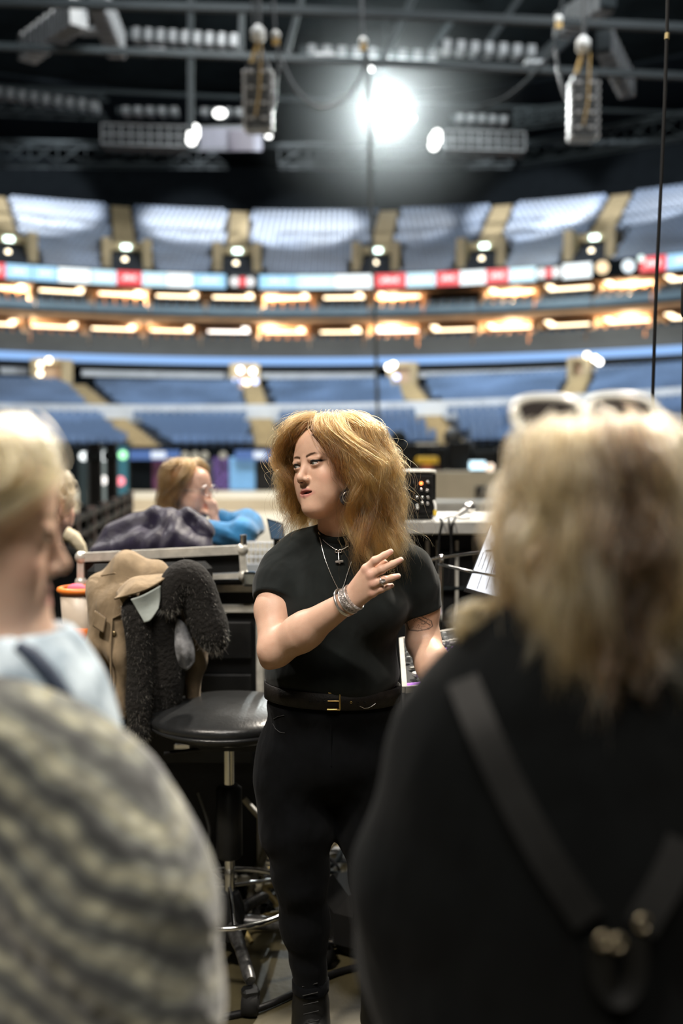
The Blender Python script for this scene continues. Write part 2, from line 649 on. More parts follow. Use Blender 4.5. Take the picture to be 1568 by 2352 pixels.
for (x0, x1, k) in panels:
    t0, t1 = th_at(x0, CU, 39.7, 12.6), th_at(x1, CU, 39.7, 12.6)
    mb = MB()
    arc_solid(mb, CU, 39.66, 39.74, 12.22, 13.05, t0, t1, 2)
    pn = mb.build('screen_panel', M['led_' + k], rib)
    tm = (t0 + t1) / 2
    w = (t1 - t0)
    if k == 'd':
        for q in (-0.3, 0.0, 0.3):
            MB().ball(rp(CU, 39.62, tm + q * w, 12.62), 0.3, 12, (1, 0.15, 1), Matrix.Rotation(-tm, 3, 'Z')).build('logo_disc', M['led_text'] if q != 0 else M['led_r'], pn)
    elif k in 'rbc':
        mb = MB()
        for q in range(5):
            t = tm + (q - 2) * w * 0.11
            arc_solid(mb, CU, 39.63, 39.66, 12.52 + 0.04 * (q % 2), 12.74 + 0.05 * ((q * 2) % 3), t - w * 0.045, t + w * 0.045, 1)
        mb.build('lettering', M['led_text'], pn)
for (px, py, r, c, lb) in ((1383, 614, 0.36, (1.0, 0.75, 0.45), 'orange and white'), (1443, 611, 0.36, (0.8, 0.9, 0.95), 'white'), (1472, 594, 0.2, (0.8, 1.0, 0.95), 'small green-white')):
    p = P(px, py, 55.0)
    tag(MB().ball(p, r, 14, (1, 0.3, 1)).build('round_sign', glow('sign_' + lb.replace(' ', '_'), c, 1.6)), lb + ' round lit sign at the end of the ribbon board', 'sign')
mb = MB()
arc_solid(mb, CU, 39.3, 39.45, 7.55, 7.98, -0.85, 0.85, 60)
tag(mb.build('ribbon_light', glow('blue_ribbon_led', (0.27, 0.52, 1.0), 1.0)), 'thin glowing pale blue ribbon light circling above the lower stand', 'light')
mb = MB()
arc_solid(mb, CU, 39.5, 41.0, 7.4, 8.6, -0.85, 0.85, 60)
tag(mb.build('suite_fascia', M['fascia']), 'grey fascia band between the ribbon light and the suites', None, None, 'structure')
mb = MB()
arc_solid(mb, CU, 41.0, 41.3, 5.0, 8.4, -0.85, 0.85, 60)
tag(mb.build('concourse_wall', M['dark']), 'dark concourse wall behind the lower stand', None, None, 'structure')
# white drink ledges and tan gates of the concourse
for j, (x0, x1, lb) in enumerate(((0, 66, 'beside the first tan gate'), (188, 525, 'left of the gate with bright lamps'), (600, 860, 'behind the woman speaking'), (960, 1310, 'past the third tan gate'), (1360, 1600, 'by the black pole'))):
    for y, t in ((850, 0.16),):
        R = 37.5
        z = P((x0 + x1) / 2, y + 8, 58.0).z
        t0, t1 = th_at(x0, CU, R, z), th_at(x1, CU, R, z)
        mb = MB()
        arc_solid(mb, CU, R, R + 0.5, z - t, z + t, t0, t1, 8)
        led = mb.build('drink_ledge', M['parapet'])
        tag(led, 'long pale ledge of the concourse ' + lb, 'ledge', 'concourse ledges')
        mb = MB()
        arc_solid(mb, CU, R + 0.1, R + 0.4, 5.0, z - t, t0, t1, 8)
        mb.build('ledge_front', M['dark'], led)
for j, (x, w, lb, lamps) in enumerate(((118, 78, 'at the head of the leftmost stair', [(92, 838, 'w'), (92, 858, 'w'), (92, 876, 'w'), (112, 828, 'w')]),
                                       (562, 60, 'with four bright lamps', [(552, 850, 'n'), (580, 853, 'n'), (537, 876, 'b'), (550, 876, 'b'), (567, 878, 'w'), (586, 876, 'b')]),
                                       (925, 60, 'at the head of the stair right of the woman', [(892, 843, 'n'), (903, 838, 'n'), (911, 866, 'b')]),
                                       (1330, 40, 'above the sunglasses', [(1348, 816, 'w'), (1366, 824, 'n'), (1376, 831, 'n')]))):
    R = 36.8
    z0 = 5.3
    root = empty('concourse_gate', rp(CU, R, th_at(x, CU, R, 6.5), z0), 'tan concourse gate ' + lb, 'gate', 'concourse gates')
    th = th_at(x, CU, R, 6.5)
    wm = w / FPX * 58
    e = lambda dx, dr, z: rp(CU, R + dr, th, z) + Vector((math.cos(th), -math.sin(th), 0)) * dx
    for s in (-1, 1):
        MB().box(e(s * wm * 0.42, 0, z0 + 1.0), (wm * 0.3, 0.8, 2.1), -th).build('gate_post', M['tan'], root)
    MB().box(e(0, 0.2, z0 + 1.95), (wm * 0.6, 0.6, 0.3), -th).build('lintel', M['tan'], root)
    MB().box(e(0, 0.35, z0 + 0.9), (wm * 0.55, 0.1, 1.8), -th).build('passage', M['pillar'], root)
    for (lx, ly, k) in lamps:
        MB().ball(P(lx, ly, e(0, -0.6, 0).y), 0.17, 10).build('lamp', {'w': M['bulb'], 'n': glow('white_bulb', (1, .97, .9), 9), 'b': glow('blue_bulb', (.5, .6, 1), 4)}[k], root)

# upper stand is washed by roof spots in separate pools
for k, (px, py, dg, pw) in enumerate(((70, 490, 17, 36000), (455, 520, 15, 30000), (690, 525, 16, 30000), (930, 540, 14, 10000), (1225, 520, 17, 36000), (1530, 500, 16, 26000))):
    tgt = P(px, py, 72.0)
    th = th_at(px, CU, 48, 17)
    spot('stand_wash', rp(CU, 27, th * 0.9, 23.5), tgt, dg * 1.35, pw, (0.93, 0.97, 1.0), 0.35, 0.5)

# ================================================================== ROOF STEEL, RIGGING, LAMPS
def poly(pts, d):
    return [P(x, y, d) for x, y in pts]


for k, (pts, d, w, lb) in enumerate((
        ([(-700, 78), (560, 129), (2300, 208)], 34, 0.20, 'long roof beam crossing above the two hung speakers'),
        ([(-700, -17), (700, 24), (2300, 96)], 29, 0.20, 'long roof beam along the top of the photo'),
        ([(-700, 167), (500, 222), (2300, 286)], 52, 0.16, 'thin roof beam behind the bright floodlight'),
        ([(-700, 310), (760, 338), (2300, 311)], 58, 0.20, 'low roof beam above the upper stand'),
        ([(438, -40), (438, 300)], 40, 0.22, 'upright roof hanger beside the lit catwalk'),
        ([(556, 15), (553, 128)], 38, 0.2, 'short upright roof hanger above the hung speaker'),
        ([(700, -30), (655, 135)], 40, 0.2, 'slanted roof brace beside the swagged cable'),
        ([(955, -20), (868, 160)], 42, 0.26, 'slanted roof brace above the bright floodlight'),
        ([(1042, 40), (972, 145)], 46, 0.24, 'short slanted roof brace past the floodlight'),
        ([(1205, -20), (1083, 152)], 40, 0.24, 'long slanted roof brace left of the far hung speaker'),
        ([(1330, 60), (1215, 160)], 40, 0.5, 'broad slanted roof brace behind the black cable'))):
    mb = MB()
    q = poly(pts, d)
    for a, b in zip(q[:-1], q[1:]):
        mb.beam(a, b, w, w)
    tag(mb.build('roof_girder', M['steel']), lb, 'girder')


def truss(name, a, b, h, n, lab, m=None):
    mb = MB()
    a, b = Vector(a), Vector(b)
    up = Vector((0, 0, h))
    for o in (Vector((0, 0, 0)), up, Vector((0, 0.8, 0)), up + Vector((0, 0.8, 0))):
        mb.beam(a + o, b + o, 0.1, 0.1)
    for i in range(n):
        p, q = a.lerp(b, i / n), a.lerp(b, (i + 1) / n)
        mb.beam(p, q + up, 0.07, 0.07)
        mb.beam(p + up, q, 0.05, 0.05)
        mb.beam(p, p + up, 0.06, 0.06)
    return tag(mb.build(name, m or M['steel']), lab, 'truss')


truss('lighting_truss', P(-640, 372, 60), P(520, 378, 60), 1.2, 18, 'dark lattice truss below the purple screen')
truss('lighting_truss', P(640, 378, 60), P(1180, 376, 60), 1.2, 8, 'dark lattice truss below the bright floodlight')
truss('lighting_truss', P(1200, 375, 58), P(1640, 300, 50), 1.2, 7, 'dark lattice truss slanting up to the black pole')
truss('lighting_truss', P(-60, 250, 48), P(240, 262, 48), 0.9, 6, 'lattice truss left of the lit catwalk')
truss('lighting_truss', P(1180, 285, 46), P(1320, 268, 46), 0.6, 4, 'short lattice truss beside the far hung speaker')

# fluted ducts that catch the light
def duct(p0, p1, h, n, lab, d2=None):
    root = empty('roof_duct', Vector(p0), lab, 'duct', 'roof ducts')
    a, b = Vector(p0), Vector(p1)
    mb = MB().beam(a, b, 0.5, h * 0.8)
    mb.build('duct_body', M['steel'], root)
    for i in range(n):
        p = a.lerp(b, (i + 0.5) / n)
        MB().beam(p, p + (b - a) / n * 0.55, 0.62, h).build('duct_rib', M['steel_pale'], root)


duct(P(295, 82, 40), P(545, 98, 40), 0.45, 9, 'ribbed pale roof duct behind the upright hangers')
duct(P(690, 118, 44), P(1000, 132, 44), 0.4, 9, 'ribbed pale roof duct above the bright floodlight')
duct(P(1000, 108, 40), P(1225, 122, 40), 0.4, 7, 'ribbed pale roof duct left of the far hung speaker')
duct(P(-20, 212, 46), P(225, 248, 46), 0.4, 9, 'ribbed pale roof duct left of the lit catwalk')
duct(P(270, 256, 48), P(408, 258, 48), 0.3, 5, 'short ribbed duct above the lit catwalk')
duct(P(452, 259, 48), P(556, 261, 48), 0.3, 4, 'short ribbed duct beside the hung speaker')
duct(P(1035, 272, 48), P(1160, 278, 48), 0.3, 5, 'short ribbed duct above the second catwalk')
duct(P(55, 118, 36), P(180, 28, 33), 0.9, 9, 'broad ribbed duct slanting across the roof corner')
duct(P(222, -10, 33), P(268, 105, 37), 0.9, 8, 'broad ribbed duct joining the slanted duct at the ridge')
duct(P(1385, 90, 36), P(1440, 200, 40), 0.8, 7, 'broad ribbed duct behind the black cable')
duct(P(1400, -10, 33), P(1290, 60, 36), 0.8, 7, 'broad ribbed duct at the top of the photo by the black cable')
for (x, y, lb) in ((358, 120, 'under the ribbed duct'), (745, 130, 'above the swagged cables'), (1228, 147, 'beside the far hung speaker'), (207, 72, 'at the roof corner')):
    tag(MB().box(P(x, y, 36), (0.75, 0.5, 0.16), bevel=0.03).build('vent_box', M['steel_pale']), 'pale metal vent box ' + lb, 'vent')


def catwalk(x0, x1, y, h, d, lampx, lab):
    a, b = P(x0, y, d), P(x1, y + 6, d)
    root = empty('catwalk', a, lab, 'catwalk', 'lit catwalks')
    hh = h / FPX * d
    mb = MB()
    for o in (0, hh / 2, hh):
        mb.beam(a + Vector((0, 0, o)), b + Vector((0, 0, o)), 0.08, 0.09)
    mb.build('rail', M['steel_pale'], root)
    for i in range(10):
        p = a.lerp(b, i / 9)
        MB().beam(p, p + Vector((0, 0, hh)), 0.08, 0.08).build('post', M['steel_pale'], root)
    MB().beam(a + Vector((0, 0.5, 0)), b + Vector((0, 0.5, 0)), 1.0, 0.12).build('deck', M['steel'], root)
    for i in range(7):
        p = a.lerp(b, (i + 0.5) / 7) + Vector((0, 0.2, hh * 0.5))
        MB().box(p, ((b - a).length / 8.2, 0.06, hh * 0.7)).build('mesh_panel', M['steel'], root)
    for dy, r in ((0, 0.27), (14, 0.22), (-12, 0.2)):
        MB().ball(P(lampx - dy * 0.3, y - h / 2 + dy, d - 0.6), r, 12).build('floodlight', M['flood'], root)


M['flood'] = glow('flood_lens', (1.0, 1.0, 0.97), 5.0)
catwalk(234, 432, 330, 44, 45, 444, 'lit metal catwalk with a floodlight at its end, left of the purple screen')
catwalk(1018, 1205, 340, 40, 45, 1000, 'lit metal catwalk with a floodlight at its end, right of the glaring lamp')
for (x, y, r, lb) in ((505, 260, 0.24, 'beside the hung speaker'), (942, 271, 0.17, 'just right of the glaring floodlight'), (617, 313, 0.11, 'hanging under the hung speaker'), (850, 158, 0.12, 'on the cable above the glaring floodlight')):
    root = empty('spotlight', P(x, y, 44), 'small bright spotlight ' + lb, 'lamp')
    MB().ball(P(x, y, 44), r, 12, (1.2, 0.5, 0.85)).build('lens', M['flood'], root)
    MB().lathe([(r * 0.5, 0), (r * 1.1, 0.1), (r * 1.1, 0.5), (r * .4, 0.6)], P(x, y, 44) + Vector((0, 0.1, 0)), 12, (0, 1, 0.3)).build('housing', M['steel'], root)

# hanging screen with a purple cast
root = empty('projection_screen', P(530, 318, 47), 'grey projection screen with a purple glow hung from the roof', 'screen')
MB().box(P(530, 318, 47), (2.9, 0.06, 1.15)).build('screen_cloth', mat('screen_cloth', (0.16, 0.16, 0.20), 0.6), root)
MB().box(P(555, 322, 46.9), (1.1, 0.04, 0.95), bevel=0.02).build('screen_image', glow('purple_image', (0.42, 0.36, 0.55), 0.28), root)
MB().box(P(530, 292, 47), (3.0, 0.12, 0.1)).build('screen_case', M['steel_pale'], root)
MB().box(P(500, 343, 47), (2.4, 0.1, 0.06)).build('bottom_bar', M['steel_pale'], root)

# the glaring floodlight and the haze it lights
LP = P(885, 262, 44)
root = empty('floodlight', LP, 'glaring white floodlight shining through haze under the roof', 'lamp')
MB().lathe([(0.20, 0), (0.33, 0.05), (0.36, 0.35), (0.18, 0.8)], LP + Vector((0, 0.1, 0.02)), 20, (0, 1, 0.25)).build('housing', M['steel'], root)
MB().ball(LP, 0.30, 16, (1, 0.25, 1)).build('lens', glow('glare_lens', (1.0, 1.0, 0.97), 30.0), root)
MB().beam(LP + Vector((0, .4, .4)), LP + Vector((0, .4, 4.5)), 0.1, 0.1).build('yoke_pole', M['steel'], root)
d = bpy.data.lights.new('glare', 'POINT')
d.energy = 9000
d.shadow_soft_size = 0.25
d.color = (0.93, 1.0, 0.98)
o = bpy.data.objects.new('glare', d)
COL.objects.link(o)
o.location = LP + Vector((0, -0.5, 0))
hz, nt, b = nodes_of('lit_haze')
nt.nodes.remove(b)
vs = nt.nodes.new('ShaderNodeVolumeScatter')
vtc = nt.nodes.new('ShaderNodeTexCoord')
vgr = nt.nodes.new('ShaderNodeMapping')
vgr.inputs['Location'].default_value = tuple(-(LP + Vector((0, -0.6, -0.3))) / 6.5)
vgr.inputs['Scale'].default_value = (1 / 6.5, 1 / 6.5, 1 / 6.5)
nt.links.new(vtc.outputs['Object'], vgr.inputs['Vector'])
vgt = nt.nodes.new('ShaderNodeTexGradient')
vgt.gradient_type = 'QUADRATIC_SPHERE'
nt.links.new(vgr.outputs['Vector'], vgt.inputs['Vector'])
vmu = nt.nodes.new('ShaderNodeMath')
vmu.operation = 'MULTIPLY'
vmu.inputs[1].default_value = 0.022
nt.links.new(vgt.outputs['Fac'], vmu.inputs[0])
nt.links.new(vmu.outputs[0], vs.inputs['Density'])
vs.inputs['Anisotropy'].default_value = 0.2
vs.inputs['Color'].default_value = (0.9, 0.97, 1.0, 1)
nt.links.new(vs.outputs[0], nt.nodes['Material Output'].inputs['Volume'])
haze = MB().ball(LP + Vector((0, -0.6, -0.3)), 6.5, 32, (1.0, 1.0, 0.95)).build('haze', hz)
tag(haze, 'thin haze glowing around the floodlight', 'haze', None, 'stuff')


# hung loudspeaker columns
def line_array(x, y0, y1, d, n, lab):
    a, b = P(x, y0, d), P(x, y1, d)
    root = empty('hung_speaker', b, lab, 'speaker', 'hung speaker columns')
    h = (a.z - b.z) / n
    for i in range(n):
        c = Vector((a.x, d, a.z - h * (i + 0.5)))
        cab = MB().box(c, (0.62, 0.5, h * 0.8), bevel=0.03).build('speaker_cabinet', M['grille'], root)
        for s in (-1, 1):
            MB().box(c + Vector((s * 0.335, -0.1, 0)), (0.07, 0.3, h * 0.5), bevel=0.01).build('rigging_plate', M['clamp_grey'], cab)
            MB().box(c + Vector((s * 0.16, -0.26, 0)), (0.14, 0.04, h * 0.4), bevel=0.01).build('grille_panel', M['clamp_grey'] if (i + s) % 2 else M['steel_pale'], cab)
    MB().box(Vector((a.x, d, a.z + 0.08)), (0.55, 0.5, 0.1)).build('fly_bar', M['steel_pale'], root)
    MB().tube([(a.x - 0.2, d, a.z + .1), (a.x, d, a.z + 0.75)], 0.05).build('sling', M['yellow'], root)
    MB().tube([(a.x + 0.2, d, a.z + .1), (a.x, d, a.z + 0.75)], 0.05).build('sling', M['steel_pale'], root)
    MB().lathe([(0.05, 0), (0.17, .08), (0.17, .3), (.06, .42)], (a.x, d, a.z + 0.7), 12).build('hoist_hook', M['white'], root)
    MB().tube([(a.x + 0.02, d, a.z + 1.0), (a.x - 0.02, d, a.z + 12.0)], 0.055).build('hoist_chain', M['steel_pale'], root)
    MB().tube([(a.x + 0.1, d - .3, a.z + .6), (a.x + 0.05, d - .33, a.z - 0.6), (a.x - 0.05, d - .33, b.z + .3)], 0.018).build('signal_cable', M['yellow'], root)
    return root


M['clamp_grey'] = mat('bright_plate', (0.5, 0.5, 0.5), 0.4, metal=0.3)
M['grille'] = mat('speaker_grille', (0.10, 0.105, 0.11), 0.45, scale=12, var=0.7)
M['yellow'] = mat('yellow_webbing', (0.62, 0.40, 0.13), 0.6)
line_array(593, 165, 305, 25, 8, 'tall hung loudspeaker column left of the glaring floodlight')
line_array(1338, 190, 325, 25, 8, 'tall hung loudspeaker column near the black cable')


def wire(name, pts, d, r, m, lab, cat='cable', group=None, seg=14):
    q = [P(x, y, d) for x, y in pts]
    out = []
    for i in range(len(q) - 1):
        p0, p1, p2, p3 = q[max(i - 1, 0)], q[i], q[i + 1], q[min(i + 2, len(q) - 1)]
        for s in range(seg):
            t = s / seg
            out.append(0.5 * ((2 * p1) + (p2 - p0) * t + (2 * p0 - 5 * p1 + 4 * p2 - p3) * t * t + (3 * p1 - p0 - 3 * p2 + p3) * t ** 3))
    out.append(q[-1])
    return tag(MB().tube(out, r, 6).build(name, m), lab, cat, group)


wire('steel_rope', [(580, -30), (581, 60), (588, 140)], 25, 0.035, M['steel_pale'], 'steel rope beside the hoist chain of the hung speaker', 'rope')
wire('hanging_cable', [(626, -30), (632, 80), (640, 140), (634, 190), (628, 255)], 25, 0.04, M['steel_pale'], 'pale cable dropping beside the hung speaker to a loose end')
wire('swagged_cable', [(644, 134), (680, 205), (735, 247), (795, 222), (832, 165), (840, 110)], 26, 0.04, M['steel_pale'], 'pale cable swagged between two hanging cables')
wire('hanging_cable', [(829, -30), (834, 95), (842, 130)], 26, 0.045, M['steel_pale'], 'pale cable hanging straight above the glaring floodlight')
wire('hanging_cable', [(843, 120), (850, 300), (850, 420), (862, 760), (868, 985)], 26, 0.05, mat('grey_cable', (0.10, 0.11, 0.11), 0.6), 'thin dark cable hanging down in front of the stands')
wire('swagged_cable', [(1100, 245), (1160, 225), (1220, 175), (1270, 110), (1284, 50), (1296, -20)], 27, 0.05, M['steel'], 'dark cable swagged up to the roof past the floodlight')
wire('hanging_cable', [(1275, 110), (1282, 165), (1300, 230)], 26, 0.04, M['steel_pale'], 'short pale cable end beside the far hung speaker')
for (x, y, lb) in ((633, 86, 'on the cable beside the hung speaker'), (834, 100, 'above the glaring floodlight'), (1283, 50, 'beside the far hung speaker')):
    p = P(x, y, 25.0 if x == 633 else 26.0 if x == 834 else 27.0)
    root = empty('cable_clamp', p, 'small pale clamp with an orange tag ' + lb, 'clamp')
    MB().ball(p + Vector((0, 0, 0.06)), 0.11, 10).build('clamp_body', M['white'], root)
    MB().box(p + Vector((0, 0, -0.1)), (0.16, 0.1, 0.16), bevel=0.02).build('clamp_tag', M['yellow'], root)

# black cable and black pole close by, at the edge of the mixing position
root = empty('drop_cable', P(1530, -60, 3.1), 'black cable with a brass collar dropping past the far stands', 'cable')
pts = [P(x, y, 3.1) for x, y in ((1534, -60), (1531, 80), (1526, 240), (1518, 420), (1508, 620), (1502, 800), (1497, 960), (1490, 1200), (1480, 1600), (1476, 2000))]
pts.append(Vector((pts[-1].x, 3.1, 0.0)))
MB().tube(pts, 0.0055, 8).build('cable_sheath', M['black'], root)
MB().tube([P(1532, 76, 3.1), P(1531, 90, 3.1)], 0.0075, 10).build('collar', mat('brass_collar', (0.75, 0.6, 0.3), 0.35, metal=0.8), root)
root = empty('black_pole', (P(1568, 1200, 2.9).x, 2.9, 0), 'black stand pole with a clamp at the edge of the photo', 'pole')
x = P(1566, 1200, 2.9).x
MB().tube([(x, 2.9, 0.03), (x, 2.9, 2.05)], 0.008, 10).build('tube', M['black'], root)
MB().tube([(x - .001, 2.9, 2.05), (x - .002, 2.9, 3.2)], 0.006, 10).build('tube', M['black'], root)
MB().lathe([(0.011, 0), (0.014, 0.01), (0.014, 0.09), (0.010, 0.1)], (x, 2.9, 2.0), 14).build('clamp', M['black'], root)
MB().lathe([(0.13, 0), (0.14, 0.012), (0.13, 0.025), (0.02, 0.035)], (x, 2.9, 0.0), 24).build('base', M['black'], root)

# ================================================================== SCULPTING TOOLS
def axis_pts(lo, hi, coarse, fine=None, ranges=()):
    """grid coordinates lo..hi, spaced coarse, but fine inside the ranges"""
    out, x = [], lo
    while x < hi + coarse:
        out.append(x)
        x += fine if any(a <= x <= b for a, b in ranges) else coarse
    return np.array(out, dtype=np.float32)


class Clay:
    """a body sculpted from smoothly joined limbs and masses, turned into one closed surface"""

    def __init__(s, ax, ay, az):
        s.a = (ax, ay, az)
        s.D = np.full((len(ax), len(ay), len(az)), 0.3, dtype=np.float32)

    def _win(s, lo, hi):
        sl, co = [], []
        for i in range(3):
            a, b = np.searchsorted(s.a[i], lo[i]), np.searchsorted(s.a[i], hi[i])
            sl.append(slice(max(a - 1, 0), min(b + 1, len(s.a[i]))))
            co.append(s.a[i][sl[-1]])
        return tuple(sl), co[0][:, None, None], co[1][None, :, None], co[2][None, None, :]

    def _mix(s, sl, d, k, mode):
        A = s.D[sl]
        if mode == '+':
            h = np.maximum(k - np.abs(A - d), 0) / k
            s.D[sl] = np.minimum(A, d) - h * h * k * 0.25
        else:
            d = -d
            h = np.maximum(k - np.abs(A - d), 0) / k
            s.D[sl] = np.maximum(A, d) + h * h * k * 0.25
        return s

    def cone(s, a, b, ra, rb, k=0.02, mode='+'):
        a, b = np.array(a, dtype=np.float32), np.array(b, dtype=np.float32)
        m = max(ra, rb) + k + 0.012
        sl, X, Y, Z = s._win(np.minimum(a, b) - m, np.maximum(a, b) + m)
        d = b - a
        L = float((d * d).sum()) + 1e-9
        px, py, pz = X - a[0], Y - a[1], Z - a[2]
        t = np.clip((px * d[0] + py * d[1] + pz * d[2]) / L, 0, 1)
        q = np.sqrt((px - d[0] * t) ** 2 + (py - d[1] * t) ** 2 + (pz - d[2] * t) ** 2)
        return s._mix(sl, q - (ra + (rb - ra) * t), k, mode)

    def chain(s, pts, rs, k=0.02, mode='+'):
        for i in range(len(pts) - 1):
            s.cone(pts[i], pts[i + 1], rs[i], rs[i + 1], k, mode)
        return s

    def ell(s, c, r, k=0.02, rot=None, mode='+'):
        c = np.array(c, dtype=np.float32)
        r = np.array(r if hasattr(r, '__len__') else (r, r, r), dtype=np.float32)
        m = (r if rot is None else np.full(3, r.max())) + k + 0.012
        sl, X, Y, Z = s._win(c - m, c + m)
        px, py, pz = X - c[0], Y - c[1], Z - c[2]
        if rot is not None:
            R = np.array(rot, dtype=np.float32)      # columns are the mass's own axes
            px, py, pz = (px * R[0, 0] + py * R[1, 0] + pz * R[2, 0], px * R[0, 1] + py * R[1, 1] + pz * R[2, 1], px * R[0, 2] + py * R[1, 2] + pz * R[2, 2])
        k0 = np.sqrt((px / r[0]) ** 2 + (py / r[1]) ** 2 + (pz / r[2]) ** 2)
        k1 = np.sqrt((px / r[0] ** 2) ** 2 + (py / r[1] ** 2) ** 2 + (pz / r[2] ** 2) ** 2) + 1e-6
        return s._mix(sl, k0 * (k0 - 1) / k1, k, mode)

    def warp(s, fn, lo=None, hi=None):
        lo = lo or [a[0] for a in s.a]
        hi = hi or [a[-1] for a in s.a]
        sl, X, Y, Z = s._win(lo, hi)
        s.D[sl] = s.D[sl] + fn(X, Y, Z)
        return s

    def cut(s, point, normal, k=0.004, lo=None, hi=None):
        """removes everything on the side that normal points to (within the window lo..hi)"""
        lo = lo or [a[0] for a in s.a]
        hi = hi or [a[-1] for a in s.a]
        sl, X, Y, Z = s._win(lo, hi)
        n = Vector(normal).normalized()
        d = (X - point[0]) * n.x + (Y - point[1]) * n.y + (Z - point[2]) * n.z
        return s._mix(sl, -d, k, '-')

    def surface(s):
        D = s.D
        ins = D < 0
        n = D.shape
        c = ins[:-1, :-1, :-1].astype(np.int8)
        tot = c.copy()
        for dx, dy, dz in ((1, 0, 0), (0, 1, 0), (0, 0, 1), (1, 1, 0), (1, 0, 1), (0, 1, 1), (1, 1, 1)):
            tot += ins[dx:n[0] - 1 + dx, dy:n[1] - 1 + dy, dz:n[2] - 1 + dz]
        act = (tot > 0) & (tot < 8)
        I, J, K = np.nonzero(act)
        num = len(I)
        vid = np.full(act.shape, -1, dtype=np.int32)
        vid[I, J, K] = np.arange(num)
        cor = [(0, 0, 0), (1, 0, 0), (0, 1, 0), (1, 1, 0), (0, 0, 1), (1, 0, 1), (0, 1, 1), (1, 1, 1)]
        val = [D[I + a, J + b, K + e] for a, b, e in cor]
        pos = np.zeros((num, 3))
        cnt = np.zeros(num)
        for p in range(8):
            for q in range(p + 1, 8):
                df = [cor[q][m] - cor[p][m] for m in range(3)]
                if sum(abs(x) for x in df) != 1:
                    continue
                a, b = val[p], val[q]
                m = (a < 0) != (b < 0)
                t = np.where(m, a / np.where(m, a - b, 1), 0)
                for x in range(3):
                    pos[:, x] += m * (cor[p][x] + df[x] * t)
                cnt += m
        pos /= cnt[:, None]
        V = np.empty((num, 3))
        for x, idx in enumerate((I, J, K)):
            ax = s.a[x]
            V[:, x] = ax[idx] + (ax[np.minimum(idx + 1, len(ax) - 1)] - ax[idx]) * pos[:, x]
        F = []
        for x in range(3):
            lo = [slice(1, n[m] - 1) for m in range(3)]
            lo[x] = slice(0, n[x] - 1)
            hi = list(lo)
            hi[x] = slice(1, n[x])
            A, B = ins[tuple(lo)], ins[tuple(hi)]
            E = np.nonzero(A != B)
            flip = B[E]
            o = [E[m] + (0 if m == x else 1) for m in range(3)]
            y, z = (x + 1) % 3, (x + 2) % 3

            def cell(dy, dz):
                q = [o[0], o[1], o[2]]
                q[y] = q[y] - dy
                q[z] = q[z] - dz
                return vid[q[0], q[1], q[2]]
            quad = np.stack([cell(1, 1), cell(0, 1), cell(0, 0), cell(1, 0)], 1)
            quad[flip] = quad[flip][:, ::-1]
            F.append(quad)
        F = np.concatenate(F)
        F = F[(F >= 0).all(1)]
        return V, F

    def mesh(s, name, colour=None, islands=False):
        V, F = s.surface()
        me = bpy.data.meshes.new(name)
        me.vertices.add(len(V))
        me.vertices.foreach_set('co', V.astype(np.float32).ravel())
        me.loops.add(len(F) * 4)
        me.loops.foreach_set('vertex_index', F.astype(np.int32).ravel())
        me.polygons.add(len(F))
        me.polygons.foreach_set('loop_start', np.arange(0, len(F) * 4, 4, dtype=np.int32))
        me.polygons.foreach_set('use_smooth', np.ones(len(F), dtype=bool))
        me.update(calc_edges=True)
        me.validate()
        if colour is not None:
            c = np.ones((len(V), 4), dtype=np.float32)
            c[:, :3] = colour(V)
            at = me.color_attributes.new('tone', 'FLOAT_COLOR', 'POINT')
            at.data.foreach_set('color', c.ravel())
        return me


def clay(lo, hi, h):
    return Clay(*[axis_pts(lo[i], hi[i], h) for i in range(3)])


def tone_mat(name, rough=0.5, sss=0.0, bump=0.0, bscale=300, spec=0.4, radius=0.008):
    """skin or cloth whose own colour is stored on the surface"""
    m, nt, b = nodes_of(name)
    at = nt.nodes.new('ShaderNodeVertexColor')
    at.layer_name = 'tone'
    tc = nt.nodes.new('ShaderNodeTexCoord')
    nz = nt.nodes.new('ShaderNodeTexNoise')
    nz.inputs['Scale'].default_value = 60
    nt.links.new(tc.outputs['Object'], nz.inputs['Vector'])
    mx = nt.nodes.new('ShaderNodeMix')
    mx.data_type = 'RGBA'
    mx.blend_type = 'OVERLAY'
    mx.inputs[0].default_value = 0.12
    nt.links.new(at.outputs['Color'], mx.inputs[6])
    nt.links.new(nz.outputs['Fac'], mx.inputs[7])
    nt.links.new(mx.outputs[2], b.inputs['Base Color'])
    b.inputs['Roughness'].default_value = rough
    b.inputs['Specular IOR Level'].default_value = spec
    if sss:
        b.inputs['Subsurface Weight'].default_value = sss
        b.inputs['Subsurface Radius'].default_value = (1.0, 0.35, 0.2)
        b.inputs['Subsurface Scale'].default_value = radius
    if bump:
        n2 = nt.nodes.new('ShaderNodeTexNoise')
        n2.inputs['Scale'].default_value = bscale
        nt.links.new(tc.outputs['Object'], n2.inputs['Vector'])
        bp = nt.nodes.new('ShaderNodeBump')
        bp.inputs['Strength'].default_value = bump
        bp.inputs['Distance'].default_value = 0.002
        nt.links.new(n2.outputs['Fac'], bp.inputs['Height'])
        nt.links.new(bp.outputs['Normal'], b.inputs['Normal'])
    return m


